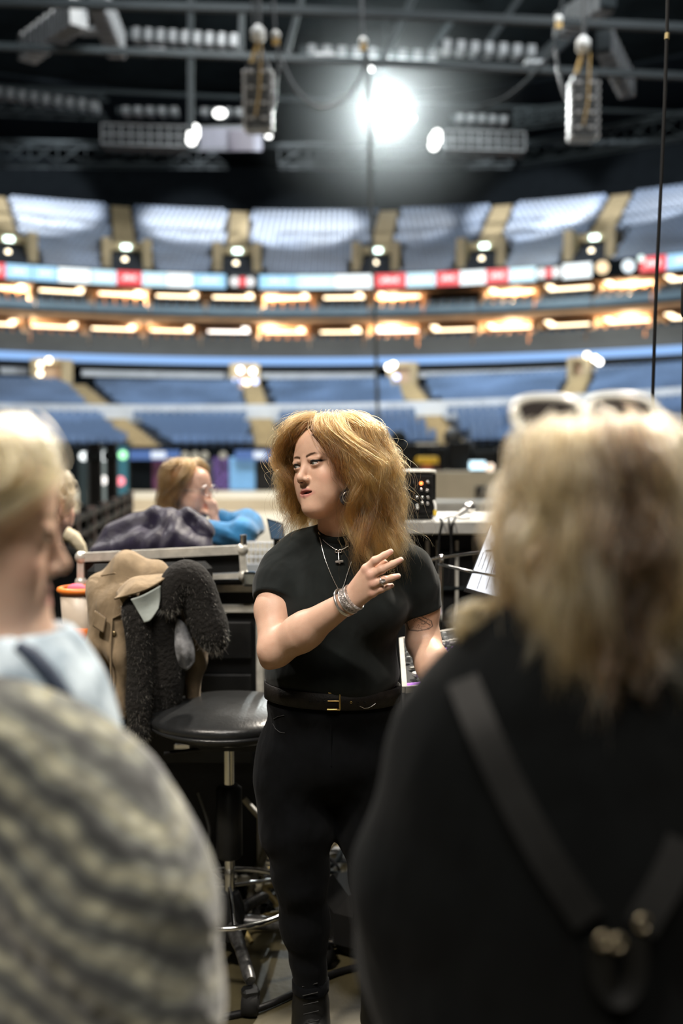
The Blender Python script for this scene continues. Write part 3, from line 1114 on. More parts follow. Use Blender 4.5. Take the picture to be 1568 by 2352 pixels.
def cloth_mat(name, color, rough=0.85, spec=0.2, fold=0.35, fscale=9.0, weave=900, var=0.25, sheen=0.15, stretch=(1, 1, 0.35), color2=None):
    m, nt, b = nodes_of(name)
    b.inputs['Roughness'].default_value = rough
    b.inputs['Specular IOR Level'].default_value = spec
    b.inputs['Sheen Weight'].default_value = sheen
    tc = nt.nodes.new('ShaderNodeTexCoord')
    mp = nt.nodes.new('ShaderNodeMapping')
    mp.inputs['Scale'].default_value = stretch
    nt.links.new(tc.outputs['Object'], mp.inputs['Vector'])
    n1 = nt.nodes.new('ShaderNodeTexNoise')
    n1.inputs['Scale'].default_value = fscale
    n1.inputs['Detail'].default_value = 3
    n1.inputs['Distortion'].default_value = 0.6
    nt.links.new(mp.outputs['Vector'], n1.inputs['Vector'])
    n2 = nt.nodes.new('ShaderNodeTexNoise')
    n2.inputs['Scale'].default_value = weave
    nt.links.new(tc.outputs['Object'], n2.inputs['Vector'])
    b1 = nt.nodes.new('ShaderNodeBump')
    b1.inputs['Strength'].default_value = fold
    b1.inputs['Distance'].default_value = 0.03
    nt.links.new(n1.outputs['Fac'], b1.inputs['Height'])
    b2 = nt.nodes.new('ShaderNodeBump')
    b2.inputs['Strength'].default_value = 0.25
    b2.inputs['Distance'].default_value = 0.001
    nt.links.new(n2.outputs['Fac'], b2.inputs['Height'])
    nt.links.new(b1.outputs['Normal'], b2.inputs['Normal'])
    nt.links.new(b2.outputs['Normal'], b.inputs['Normal'])
    n3 = nt.nodes.new('ShaderNodeTexNoise')
    n3.inputs['Scale'].default_value = fscale * 2.2
    n3.inputs['Detail'].default_value = 6
    nt.links.new(tc.outputs['Object'], n3.inputs['Vector'])
    r = nt.nodes.new('ShaderNodeValToRGB')
    c = Vector(color)
    r.color_ramp.elements[0].position = 0.35
    r.color_ramp.elements[1].position = 0.65
    r.color_ramp.elements[0].color = (*(c * (1 - var)), 1)
    r.color_ramp.elements[1].color = (*(Vector(color2) if color2 else c * (1 + var)), 1)
    nt.links.new(n3.outputs['Fac'], r.inputs['Fac'])
    nt.links.new(r.outputs['Color'], b.inputs['Base Color'])
    return m


# ------------------------------------------------------------------ hair
def hair_mat(name, rough=0.32, radial=0.4):
    m, nt, b = nodes_of(name)
    nt.nodes.remove(b)
    at = nt.nodes.new('ShaderNodeAttribute')
    at.attribute_name = 'tone'
    h = nt.nodes.new('ShaderNodeBsdfHairPrincipled')
    h.model = 'CHIANG'
    h.parametrization = 'COLOR'
    h.inputs['Roughness'].default_value = rough
    h.inputs['Radial Roughness'].default_value = radial
    nt.links.new(at.outputs['Color'], h.inputs['Color'])
    nt.links.new(h.outputs[0], nt.nodes['Material Output'].inputs['Surface'])
    return m


def strands(name, paths, radius, tones, mat_, parent, tip=0.3):
    """paths: array (n strands, k points, 3)"""
    n, k, _ = paths.shape
    c = bpy.data.hair_curves.new(name)
    c.add_curves([k] * n)
    c.attributes['position'].data.foreach_set('vector', paths.astype(np.float32).ravel())
    ra = c.attributes.get('radius') or c.attributes.new('radius', 'FLOAT', 'POINT')
    prof = 1 - (1 - tip) * np.linspace(0, 1, k) ** 2
    rr = (np.broadcast_to(np.asarray(radius).reshape(-1, 1), (n, 1)) * prof[None, :]).astype(np.float32)
    ra.data.foreach_set('value', rr.ravel())
    ta = c.attributes.new('tone', 'FLOAT_COLOR', 'POINT')
    if tones.ndim == 2:
        tones = np.repeat(tones[:, None, :], k, 1)
    t4 = np.ones((n, k, 4), dtype=np.float32)
    t4[..., :3] = tones
    ta.data.foreach_set('color', t4.ravel())
    return link(name, c, mat_, parent)


def head_of_hair(parent, centre, levels, face_ang, amin, zend, clumps, per, tone_fn, radius, wave=0.012, seed=1, k=18, spread=0.013, ztop=0.13, part=(0.0, 0.0),
                 depth=0.95, frizz=0.004, base_tone=(0.2, 0.12, 0.05), inner=0.6, names=('hair', 'hair_strands'), lift=0.0, strays=0.03, skull=(0.078, 0.098), base_s=0.62, layered=0.0, sweep=False, base_up=0.03):
    """centre: world; levels: (z, xl, xr) silhouette in metres about centre, top to bottom; face_ang: plan angle the face looks along;
    amin(side, z): how far from the face the hair starts; zend(alpha): where strands end"""
    rs = np.random.RandomState(seed)
    L = np.array(levels, dtype=np.float64)
    L = L[np.argsort(L[:, 0])]
    cx = lambda z: np.interp(z, L[:, 0], (L[:, 1] + L[:, 2]) / 2)
    aw = lambda z: np.interp(z, L[:, 0], (L[:, 2] - L[:, 1]) / 2)
    sm = lambda x: np.clip(x, 0, 1) ** 2 * (3 - 2 * np.clip(x, 0, 1))

    def point(alpha, side, z, s):
        om = face_ang + alpha
        a = aw(z)
        b = a * depth
        x, y = cx(z) + a * np.cos(om), lift + b * np.sin(om)
        zs = z
        sk = np.sqrt(np.clip(1 - (np.clip(z, -0.02, 0.115) / 0.118) ** 2, 0, 1))
        xs = cx(z) * 0.3 + skull[0] * sk * np.cos(om)
        ys = lift + skull[1] * sk * np.sin(om)
        return np.stack([xs + (x - xs) * s, ys + (y - ys) * s, zs * np.ones_like(x)], -1)

    def path(alpha_end, s, ze):
        t = np.linspace(0, 1, k)
        # denser points over the dome, then the fall
        zt = (ztop - 0.004) * (0.82 + 0.18 * s)
        z = zt + (ze - zt) * (t ** 1.45)
        side = 1 if alpha_end >= 0 else -1
        f = 0.55 + 0.45 * sm((0.105 - z) / 0.11)
        al = alpha_end * np.where(abs(alpha_end) < 1.8, f, 1.0)
        al = np.maximum(np.abs(al), [amin(side, zz) for zz in z]) * side
        if sweep:
            a0 = max(amin(side, -0.1), 0.05)
            u = (abs(alpha_end) - a0) / (math.pi - a0)
            am = np.array([amin(side, zz) for zz in z])
            al = (am + (math.pi - am) * u) * side
        p = point(al, side, z, s)
        w = np.clip(1 - t * 5, 0, 1)[:, None]
        top = np.array([part[0], part[1], zt])
        return p * (1 - w * 0.7) + top * w * 0.7 if False else p

    P_, T_, R_ = [], [], []
    for c in range(clumps):
        side = 1 if rs.rand() < 0.5 else -1
        a0 = max(amin(side, -0.1), 0.05)
        al = side * (a0 + (math.pi - a0) * rs.rand() ** 0.85)
        s = inner + (1.0 - inner) * rs.rand() ** 0.6
        ze = zend(al)
        if rs.rand() < layered:
            ze = -0.05 + (ze + 0.05) * rs.rand() ** 0.45
        ze += rs.randn() * 0.02
        g = path(al, s, ze)
        t = np.linspace(0, 1, k)
        ph, ph2, fr = rs.rand() * 6.28, rs.rand() * 6.28, 1.2 + rs.rand() * 1.6
        amp = wave * (0.4 + rs.rand())
        g = g + np.stack([np.sin(t * fr * 6.28 + ph), np.cos(t * fr * 6.28 + ph2), 0.3 * np.sin(t * fr * 6.28 + ph2)], -1) * (amp * sm(t * 1.6))[:, None]
        om = face_ang + al
        g = g + np.array([math.cos(om), math.sin(om), 0.25])[None, :] * ((0.004 + 0.016 * rs.rand() * (layered > 0)) * np.clip((t - 0.7) / 0.3, 0, 1) ** 2)[:, None]
        wid = spread * (1.25 - 0.75 * t ** 1.5)
        tone0 = tone_fn(rs, al, s)
        for q in range(per):
            o = rs.randn(3) * np.array([1, 1, 0.5])
            st = g + o[None, :] * wid[:, None]
            f1, f2 = rs.rand() * 6.28, 2 + rs.rand() * 3
            st = st + np.stack([np.sin(t * f2 * 6.28 + f1), np.cos(t * f2 * 5.1 + f1 * 2), np.sin(t * f2 * 4.3 + f1)], -1) * (frizz * (0.3 + t) * rs.rand())[:, None]
            if rs.rand() < strays:
                st = st + (rs.randn(3) * np.array([1, 1, 0.6]))[None, :] * (0.03 * t ** 2)[:, None]
            cut_ = 0.8 + 0.2 * rs.rand()
            if cut_ < 1:
                tt = t * cut_
                st = np.stack([np.interp(tt, t, st[:, m]) for m in range(3)], -1)
            P_.append(st)
            T_.append(np.clip(tone0 * (0.8 + 0.4 * rs.rand()), 0, 0.95))
            R_.append(radius * (0.7 + 0.6 * rs.rand()))
    P_ = np.array(P_) + np.array(centre)[None, None, :]
    # solid mass under the strands
    na, nz = 44, 22
    vs, fs = [], []
    for i in range(na + 1):
        u = i / na
        for j in range(nz):
            side = 1 if u < 0.5 else -1
            f = (u if u < 0.5 else 1 - u) * 2
            z_e = None
            al0 = 0.05 + (math.pi - 0.05) * f
            ze = zend(side * al0) + base_up
            z = (ztop - 0.012) * 0.94 + (ze - ztop * 0.94) * (j / (nz - 1)) ** 1.3
            a0 = amin(side, z) + 0.16
            al = side * (a0 + (math.pi - a0) * f)
            p = point(np.array(al), side, np.array(z), base_s)
            vs.append(Vector(p) + Vector(centre))
    for i in range(na):
        for j in range(nz - 1):
            a = i * nz + j
            fs.append((a, a + 1, a + nz + 1, a + nz))
    base = MB().raw(vs, fs, True).build(names[0], mat(names[0] + '_mass', base_tone, 0.55, var=0.35, scale=60, stretch=(1, 1, 0.08), bump=0.6, bscale=160), parent)
    so = base.modifiers.new('thick', 'SOLIDIFY')
    so.thickness = 0.006
    strands(names[1], P_, np.array(R_), np.array(T_), M['hair'], base)
    return base


M['hair'] = hair_mat('hair_fibre')

# ================================================================== THE WOMAN WHO SPEAKS
from mathutils.bvhtree import BVHTree
D2R = math.radians


def bvh_of(me):
    n = len(me.vertices)
    co = np.empty(n * 3, dtype=np.float32)
    me.vertices.foreach_get('co', co)
    return BVHTree.FromPolygons([tuple(v) for v in co.reshape(n, 3)], [tuple(p.vertices) for p in me.polygons])


def on(bvh, px, py, off=0.003, fallback=2.4):
    """the point of a surface that shows at (px, py), lifted towards the viewer"""
    d = (P(px, py, 5) - Vector((0, 0, CAM_H))).normalized()
    h = bvh.ray_cast(Vector((0, 0, CAM_H)), d)
    if h[0] is None:
        return P(px, py, fallback)
    return h[0] - d * off


def seg_dist(V, pts):
    """distance of each vertex to a polyline"""
    best = np.full(len(V), 9.0)
    tt = np.zeros(len(V))
    pts = [np.array(p) for p in pts]
    for i in range(len(pts) - 1):
        a, d = pts[i], pts[i + 1] - pts[i]
        t = np.clip(((V - a) @ d) / (d @ d + 1e-12), 0, 1)
        q = np.linalg.norm(V - a - d * t[:, None], axis=1)
        m = q < best
        best = np.where(m, q, best)
        tt = np.where(m, (i + t) / (len(pts) - 1), tt)
    return best, tt


def face_clay(c, T, rot, sc=1.0, detail=True, jaw=1.0, open_mouth=0.0030):
    """a head, sculpted into clay c; T maps head coordinates (face along -y, eyes at z=0) to the world"""
    R = np.array(rot)
    q = lambda x, y, z: T @ (Vector((x, y, z)) * sc)
    e = lambda ctr, r, k, mode='+': c.ell(q(*ctr), np.array(r) * sc, k * sc, R, mode)
    n = lambda a, b, ra, rb, k, mode='+': c.cone(q(*a), q(*b), ra * sc, rb * sc, k * sc, mode)
    e((0, 0.014, 0.034), (0.073, 0.092, 0.080), 0.02)
    e((0, -0.028, -0.022), (0.061, 0.062, 0.082), 0.035)
    for s in (-1, 1):
        n((s * 0.050, 0.006, -0.052), (s * 0.012, -0.066, -0.100), 0.017 * jaw, 0.017, 0.035)
        e((s * 0.037, -0.062, -0.036), (0.024, 0.022, 0.028), 0.022)
        e((s * 0.034, -0.052, -0.072), (0.023, 0.023, 0.026), 0.024)
    e((0, -0.076, -0.106), (0.019, 0.016, 0.014), 0.02)
    n((0.0, 0.015, -0.06), (0, -0.045, -0.098), 0.045, 0.026, 0.03)
    n((-0.036, -0.074, 0.020), (0.036, -0.074, 0.020), 0.011, 0.011, 0.02)
    e((0, -0.052, 0.052), (0.052, 0.036, 0.036), 0.03)
    if detail:
        for s in (-1, 1):
            e((s * 0.031, -0.101, 0.0), (0.019, 0.016, 0.011), 0.013, '-')
            e((s * 0.031, -0.0790, 0.0), (0.0152, 0.0146, 0.0140), 0.005)
            n((s * 0.019, -0.090, 0.0105), (s * 0.045, -0.083, 0.011), 0.0048, 0.0042, 0.006)
            e((s * 0.0315, -0.097, -0.0008), (0.0130, 0.026, 0.0037), 0.0014, '-')
        n((0, -0.084, 0.012), (0, -0.1035, -0.028), 0.0066, 0.0080, 0.014)
        e((0, -0.1055, -0.0345), (0.0092, 0.0094, 0.0086), 0.008)
        for s in (-1, 1):
            e((s * 0.0118, -0.0960, -0.0380), (0.0066, 0.0090, 0.0066), 0.006)
            e((s * 0.0060, -0.1015, -0.0445), (0.0036, 0.0050, 0.0036), 0.002, '-')
        e((0, -0.071, -0.067), (0.034, 0.0205, 0.027), 0.020)
        for s in (-1, 1):
            n((s * 0.0275, -0.0760, -0.0685), (s * 0.007, -0.0905, -0.0618), 0.0030, 0.0046, 0.005)
            n((s * 0.0255, -0.0765, -0.0710), (0, -0.0895, -0.0755), 0.0036, 0.0058, 0.005)
        n((-0.007, -0.0905, -0.0620), (0.007, -0.0905, -0.0620), 0.0045, 0.0045, 0.004)
        e((0, -0.093, -0.0685), (0.0215, 0.014, open_mouth), 0.0012, '-')
        e((0, -0.0985, -0.0520), (0.0030, 0.006, 0.006), 0.006, '-')
    for s in (-1, 1):
        e((s * 0.074, 0.012, -0.012), (0.009, 0.020, 0.031), 0.006)
        e((s * 0.082, 0.008, -0.010), (0.006, 0.011, 0.019), 0.004, '-')


def face_tones(V, T, sc, skin, lips, brow, liner=True, blush=(0.10, -0.03, -0.02)):
    inv = np.array(T.inverted())
    L = (V @ inv[:3, :3].T + inv[:3, 3]) / sc
    col = np.tile(np.array(skin), (len(V), 1))
    front = L[:, 1] < -0.045

    def paint(mask, c, w):
        m = (np.clip(w, 0, 1) * mask)[:, None]
        col[:] = col * (1 - m) + np.array(c) * m
    for s in (-1, 1):
        d = np.linalg.norm((L - np.array((s * 0.042, -0.068, -0.036))) / np.array((1, 1, 0.8)), axis=1)
        m = np.clip(1 - d / 0.030, 0, 1) * front
        col += m[:, None] * np.array(blush) * 0.7
        pts = [(s * 0.013, -0.09, 0.0180), (s * 0.024, -0.092, 0.0215), (s * 0.036, -0.085, 0.0230), (s * 0.050, -0.070, 0.0185)]
        d, t = seg_dist(L * np.array((1, 0.35, 1)), [(p[0], p[1] * 0.35, p[2]) for p in pts])
        paint(front, brow, (1.15 - d / (0.0040 - 0.0016 * t)) * 1.6)
        if liner:
            pts = [(s * 0.0185, -0.092, -0.0005), (s * 0.024, -0.094, 0.0038), (s * 0.0315, -0.0945, 0.0052), (s * 0.039, -0.090, 0.0040), (s * 0.046, -0.083, 0.0032), (s * 0.054, -0.076, 0.0058)]
            d, t = seg_dist(L * np.array((1, 0.3, 1)), [(p[0], p[1] * 0.3, p[2]) for p in pts])
            paint(front, (0.012, 0.010, 0.010), (1.2 - d / (0.0024 + 0.0010 * t)) * 1.8)
            pts = [(s * 0.020, -0.092, -0.003), (s * 0.031, -0.0935, -0.0062), (s * 0.042, -0.088, -0.0022)]
            d, t = seg_dist(L * np.array((1, 0.3, 1)), [(p[0], p[1] * 0.3, p[2]) for p in pts])
            paint(front, (0.16, 0.08, 0.06), (1.0 - d / 0.0016) * 0.8)
    up = [(-0.0285, -0.077, -0.0690), (-0.007, -0.091, -0.0620), (0, -0.092, -0.0632), (0.007, -0.091, -0.0620), (0.0285, -0.077, -0.0690)]
    lo = [(-0.0260, -0.078, -0.0712), (-0.008, -0.0905, -0.0752), (0.008, -0.0905, -0.0752), (0.0260, -0.078, -0.0712)]
    for pts, w in ((up, 0.0048), (lo, 0.0058)):
        d, t = seg_dist(L * np.array((1, 0.5, 1)), [(p[0], p[1] * 0.5, p[2]) for p in pts])
        paint(front, lips, (1.25 - d / w) * 1.6)
    d = np.linalg.norm((L - np.array((0, -0.076, -0.0685))) / np.array((0.021, 0.0112, 0.0042)), axis=1)
    paint(front, (0.05, 0.012, 0.010), (1.15 - d) * 3)
    for s in (-1, 1):
        d = np.linalg.norm((L - np.array((s * 0.0060, -0.0985, -0.0425))) / np.array((0.0042, 0.006, 0.0042)), axis=1)
        paint(front, (0.08, 0.03, 0.02), (1.2 - d) * 1.5)
    return np.clip(col, 0, 1), L


def eyes(parent, T, sc, look=(0, -1, 0), iris=(0.10, 0.12, 0.10)):
    for s in (-1, 1):
        c = T @ (Vector((s * 0.031, -0.0785, 0.0)) * sc)
        e = MB().ball(c, 0.0124 * sc, 20).build('eye', M['sclera'], parent)
        d = (T.to_3x3() @ Vector(look)).normalized()
        MB().lathe([(0.0064 * sc, -0.0012), (0.0062 * sc, 0.0003), (0.003 * sc, 0.0010), (0.0006, 0.0011)], c + d * 0.0112 * sc, 20, d).build('iris', mat('iris', iris, 0.15), e)
        MB().lathe([(0.0026 * sc, 0), (0.0025 * sc, 0.0006), (0.0004, 0.0008)], c + d * 0.0120 * sc, 16, d).build('pupil', M['black'], e)


M['skin'] = tone_mat('skin', 0.46, sss=0.12, bump=0.12, bscale=500)
M['sclera'] = mat('sclera', (0.50, 0.46, 0.44), 0.25, var=0.03)
M['silver'] = mat('silver', (0.72, 0.70, 0.68), 0.28, metal=0.95, var=0.15, scale=120)
M['gold'] = mat('brass', (0.80, 0.56, 0.20), 0.28, metal=0.95)
M['shirt'] = cloth_mat('black_cotton', (0.0085, 0.011, 0.011), 0.9, spec=0.12, fold=0.55, fscale=7.0, sheen=0.12)
M['jeans'] = cloth_mat('black_denim', (0.0028, 0.0032, 0.004), 0.9, spec=0.08, fold=0.45, fscale=9, sheen=0.02)
M['leather'] = mat('dark_belt_leather', (0.009, 0.007, 0.0055), 0.55, spec=0.25, var=0.3, scale=60, bump=0.15)
M['boot'] = mat('black_boot_leather', (0.007, 0.007, 0.007), 0.5, scale=40, spec=0.3)

woman = empty('person', (0.0, 2.55, 0.0), 'woman with long golden hair, black T-shirt and belted black jeans, gesturing with one raised hand', 'person')
HT = Matrix.Translation(P(761, 1073, 2.47)) @ Matrix.Rotation(D2R(-45), 4, 'Z') @ Matrix.Rotation(D2R(-9), 4, 'Y') @ Matrix.Rotation(D2R(-4), 4, 'X')
HR = HT.to_3x3()

sh_l, el_l, wr_l = P(645, 1306, 2.50), P(632, 1492, 2.36), P(800, 1381, 2.245)
sh_r, el_r, wr_r = P(945, 1302, 2.50), P(972, 1475, 2.52), P(1000, 1592, 2.40)
body = Clay(axis_pts(-0.26, 0.32, 0.005, 0.0017, ((-0.13, 0.24),)), axis_pts(2.12, 2.68, 0.005, 0.0017, ((2.17, 2.57),)),
            axis_pts(0.93, 1.73, 0.005, 0.0017, ((1.15, 1.37), (1.43, 1.71))))
face_clay(body, HT, HR, jaw=1.08, open_mouth=0.0040)
body.cone(HT @ Vector((0, 0.018, -0.045)), P(778, 1258, 2.515), 0.051, 0.053, 0.025)
body.cone(P(778, 1275, 2.52), P(690, 1295, 2.52), 0.038, 0.038, 0.03)
body.cone(P(778, 1275, 2.52), P(880, 1290, 2.52), 0.038, 0.038, 0.03)
body.cone(P(778, 1262, 2.52), P(772, 1500, 2.51), 0.05, 0.09, 0.03)
# her own right arm, bent across the chest
body.chain([P(690, 1295, 2.52), sh_l, P(630, 1400, 2.43), el_l], [0.038, 0.040, 0.0465, 0.0395], 0.02)
body.cone(el_l, P(702, 1447, 2.315), 0.0400, 0.0425, 0.02)
body.cone(P(690, 1454, 2.322), wr_l, 0.0430, 0.0255, 0.02)
body.ell(P(616, 1520, 2.375), 0.017, 0.022)
# hand
knk = [P(841, 1307, 2.220), P(851, 1321, 2.212), P(856, 1341, 2.212), P(854, 1362, 2.218)]
fng = [[P(861, 1288, 2.213), P(882, 1276, 2.216), P(897, 1267, 2.219)],
       [P(876, 1308, 2.204), P(901, 1296, 2.208), P(920, 1286, 2.212)],
       [P(881, 1333, 2.205), P(900, 1327, 2.210), P(914, 1323, 2.216)],
       [P(875, 1353, 2.212), P(889, 1348, 2.217), P(899, 1345, 2.222)]]
frd = [(0.0112, 0.0088, 0.0078, 0.0066), (0.0112, 0.0090, 0.0078, 0.0066), (0.0108, 0.0084, 0.0073, 0.0062), (0.0100, 0.0076, 0.0066, 0.0057)]
for i in range(4):
    body.cone(wr_l + (knk[i] - knk[1]) * 0.30, knk[i], 0.0175, frd[i][0], 0.012)
    body.ell(knk[i] + Vector((0, -0.003, 0)), 0.0085, 0.006)
    pts = [knk[i]] + fng[i]
    body.chain(pts, frd[i], 0.004)
    body.ell(fng[i][0], 0.0092 if i < 3 else 0.0080, 0.004)
thumb = [P(812, 1362, 2.245), P(846, 1322, 2.250), P(868, 1303, 2.244), P(882, 1293, 2.240)]
body.chain(thumb, [0.016, 0.0125, 0.0105, 0.0085], 0.006)
# her own left arm, propped on the console
body.chain([P(880, 1290, 2.52), sh_r, P(966, 1400, 2.52), el_r], [0.038, 0.040, 0.0450, 0.0395], 0.02)
body.chain([el_r, P(992, 1520, 2.45), wr_r], [0.0385, 0.0390, 0.029], 0.03)
hr = P(1004, 1608, 2.36)
body.cone(wr_r, hr, 0.024, 0.024, 0.015)
for i in range(5):
    a = hr + Vector((-0.035 + 0.017 * i, -0.015, -0.004))
    b = a + Vector((-0.012 + 0.007 * i, -0.05 if i else -0.02, -0.012))
    body.chain([a, b, b + Vector((0.0, -0.018, -0.012))], [0.010, 0.008, 0.007], 0.005)


def body_tone(V):
    col, L = face_tones(V, HT, 1.0, (0.64, 0.405, 0.295), (0.54, 0.23, 0.20), (0.075, 0.038, 0.020))
    hd = np.abs(L).max(1) < 0.14
    low = V[:, 2] < 1.42
    base = np.array((0.64, 0.405, 0.295))
    col[low] = base

    def dab(c, r, t, w=1.0):
        d = np.linalg.norm(V - np.array(c), axis=1)
        m = (np.clip(1.3 - d / r, 0, 1) * w)[:, None]
        col[:] = col * (1 - m) + np.array(t) * m
    for i in range(4):
        dab(knk[i] + Vector((0, -.008, 0)), 0.012, (0.66, 0.33, 0.26), 0.55)
        dab(fng[i][0], 0.010, (0.64, 0.32, 0.26), 0.4)
        tip = fng[i][2]
        dr = (fng[i][2] - fng[i][1]).normalized()
        dab(tip - dr * 0.004 + Vector((0, -.006, 0.002)), 0.0068, (0.78, 0.42, 0.36), 0.9)
        dab(tip + dr * 0.006 + Vector((0, -.004, 0.001)), 0.0040, (0.85, 0.74, 0.66), 0.9)
    dab(el_l + Vector((-0.01, 0, -0.02)), 0.035, (0.62, 0.31, 0.22), 0.5)
    # inked drawing of a beetle-like shape with dots on the upper arm
    ink = np.array((0.055, 0.045, 0.05))
    up = np.abs(V[:, 0] - 0.19) < 0.07
    px = 784 + FPX * V[:, 0] / (V[:, 1] * CT - (V[:, 2] - CAM_H) * ST)
    py = 1176 - FPX * (V[:, 1] * ST + (V[:, 2] - CAM_H) * CT) / (V[:, 1] * CT - (V[:, 2] - CAM_H) * ST)
    Q = np.stack([px, py, np.zeros(len(V))], 1)
    frt = up & (V[:, 1] < 2.53) & (py > 1390) & (py < 1460)
    idx = np.nonzero(frt)[0]
    q = Q[idx]
    ln = np.zeros(len(idx))
    for pts in ([(930, 1402), (945, 1412), (968, 1424), (988, 1436)], [(938, 1397), (955, 1408), (975, 1420), (990, 1426)], [(990, 1426), (993, 1438), (984, 1445), (960, 1449), (940, 1447)],
                [(968, 1398), (975, 1406), (984, 1400)], [(931, 1402), (930, 1425), (940, 1447)], [(952, 1396), (962, 1400), (975, 1396)]):
        d, t = seg_dist(q, [(a, b, 0) for a, b in pts])
        ln = np.maximum(ln, np.clip(1.9 - d / 0.75, 0, 1))
    rs = np.random.RandomState(5)
    for j in range(60):
        c = np.array((935 + rs.rand() * 52, 1418 + rs.rand() * 27, 0))
        d = np.linalg.norm(q - c, axis=1)
        ln = np.maximum(ln, np.clip(1.8 - d / 0.75, 0, 1) * 0.9)
    for c, r in (((972, 1430, 0), 4.0), ((937, 1418, 0), 5.0)):
        d = np.abs(np.linalg.norm(q - np.array(c), axis=1) - r)
        ln = np.maximum(ln, np.clip(1.7 - d / 0.8, 0, 1) * 0.8)
    col[idx] = col[idx] * (1 - ln[:, None] * 0.85) + ink * ln[:, None] * 0.85
    return np.clip(col, 0, 1)


body_o = link('body', body.mesh('body', body_tone), M['skin'], woman)
eyes(woman, HT, 1.0, (-0.35, -0.93, -0.05))
MB().box(HT @ Vector((0, -0.0775, -0.0665)), (0.024, 0.006, 0.0050), HR, 0.0012).build('teeth', mat('teeth', (0.78, 0.74, 0.68), 0.25, var=0.03), woman)
MB().ball(HT @ Vector((0.0178, -0.0985, -0.0360)), 0.0014, 8).build('nose_stud', M['silver'], woman)

# --- T-shirt
shirt = clay((-0.30, 2.30, 0.90), (0.34, 2.68, 1.50), 0.0038)
shirt.ell(P(782, 1350, 2.515), (0.172, 0.112, 0.165), 0.03)
shirt.ell(P(712, 1400, 2.445), (0.082, 0.080, 0.085), 0.05)
shirt.ell(P(856, 1400, 2.445), (0.082, 0.080, 0.085), 0.05)
shirt.ell(P(767, 1500, 2.51), (0.158, 0.112, 0.150), 0.05)
shirt.ell(P(764, 1548, 2.51), (0.170, 0.127, 0.066), 0.05)
shirt.chain([P(742, 1240, 2.525), P(695, 1268, 2.52), sh_l], [0.036, 0.046, 0.052], 0.035)
shirt.chain([P(815, 1240, 2.525), P(880, 1264, 2.52), sh_r], [0.036, 0.046, 0.052], 0.035)
for (pts, rr, cp) in (([sh_l + Vector((0.01, 0, -0.005)), P(634, 1345, 2.465), P(628, 1420, 2.41)], [0.047, 0.0560, 0.0590], P(628, 1383, 2.44)),
                      ([sh_r + Vector((-0.008, 0, -0.005)), P(958, 1345, 2.51), P(972, 1440, 2.52)], [0.047, 0.0560, 0.0570], P(970, 1402, 2.52))):
    sl = Clay(*shirt.a)
    sl.chain(pts, rr, 0.02)
    sl.cut(cp, (pts[2] - pts[0]), 0.004)
    shirt._mix((slice(None),) * 3, sl.D, 0.028, '+')
shirt.cone(P(779, 1120, 2.49), P(776, 1184, 2.492), 0.075, 0.0570, 0.006, '-')
shirt.cut((0, 0, 0.962), (0, 0, -1), 0.004)


def folds(X, Y, Z):
    f = 0.0042 * np.sin(38 * (X * 0.8 + Z * 0.9) + 3 * np.sin(9 * Z + 4 * X)) * np.exp(-((Z - 1.02) / 0.10) ** 2)
    f = f + 0.0040 * np.sin(46 * (Z + 0.55 * np.abs(X + 0.0)) + 2.2 * np.sin(17 * X)) * np.exp(-((np.abs(X - 0.0) - 0.14) / 0.06) ** 2) * np.exp(-((Z - 1.24) / 0.12) ** 2)
    f = f + 0.0022 * np.sin(25 * X + 18 * Z + 4 * np.sin(8 * Z))
    return f.astype(np.float32)


shirt.warp(folds)
shirt_me = shirt.mesh('t_shirt')
SB = bvh_of(shirt_me)
shirt_o = link('t_shirt', shirt_me, M['shirt'], woman)
MB().ring(P(776, 1226, 2.497), 0.0590, 0.0050, n=40, k=8, rot=Matrix.Rotation(D2R(16), 3, 'X') @ Matrix.Diagonal((1.0, 0.96, 2.2))).build('collar', M['shirt'], shirt_o)

# chest print: the end of a word, its start is under the hair and hand
fc = bpy.data.curves.new('chest_print', 'FONT')
fc.body = 'ISTICS'
fc.size = 0.0125
fc.extrude = 0.0004
fc.space_character = 1.25
fo = bpy.data.objects.new('chest_print_text', fc)
COL.objects.link(fo)
bpy.context.view_layer.update()
fm = bpy.data.meshes.new_from_object(fo.evaluated_get(bpy.context.evaluated_depsgraph_get()))
bpy.data.objects.remove(fo)
fm.name = 'chest_print'
o0 = on(SB, 878, 1317, 0.0015)
o1 = on(SB, 908, 1315, 0.0015)
ux = (o1 - o0).normalized()
uz = Vector((0, 0, 1)) - ux * ux.z
uz.normalize()
for v in fm.vertices:
    v.co = o0 + ux * (v.co.x * 0.86) + uz * v.co.y + ux.cross(uz) * (v.co.z + 0.002)
link('chest_print', fm, M['white'], shirt_o)

# --- jeans, belt, boots
jeans = clay((-0.29, 2.32, 0.10), (0.26, 2.76, 1.03), 0.0052)
jeans.ell(P(763, 1615, 2.515), (0.166, 0.122, 0.060), 0.03)
jeans.ell(P(758, 1720, 2.53), (0.188, 0.130, 0.130), 0.06)
lh, lk, la = P(668, 1790, 2.53), P(690, 2010, 2.535), P(713, 2262, 2.60)
rh, rk, ra_ = P(842, 1790, 2.54), P(862, 2010, 2.56), P(872, 2262, 2.62)
jeans.chain([lh, P(682, 1900, 2.53), lk, P(700, 2120, 2.57), la], [0.098, 0.090, 0.066, 0.059, 0.044], 0.04)
jeans.chain([rh, P(852, 1900, 2.55), rk, P(866, 2120, 2.59), ra_], [0.098, 0.088, 0.066, 0.058, 0.044], 0.025)
zt = P(763, 1592, 2.4).z
jeans.cut((0, 0, zt), (0, 0, 1), 0.003)
jeans.cut((0, 0, la.z - 0.012), (0, 0, -1), 0.003)
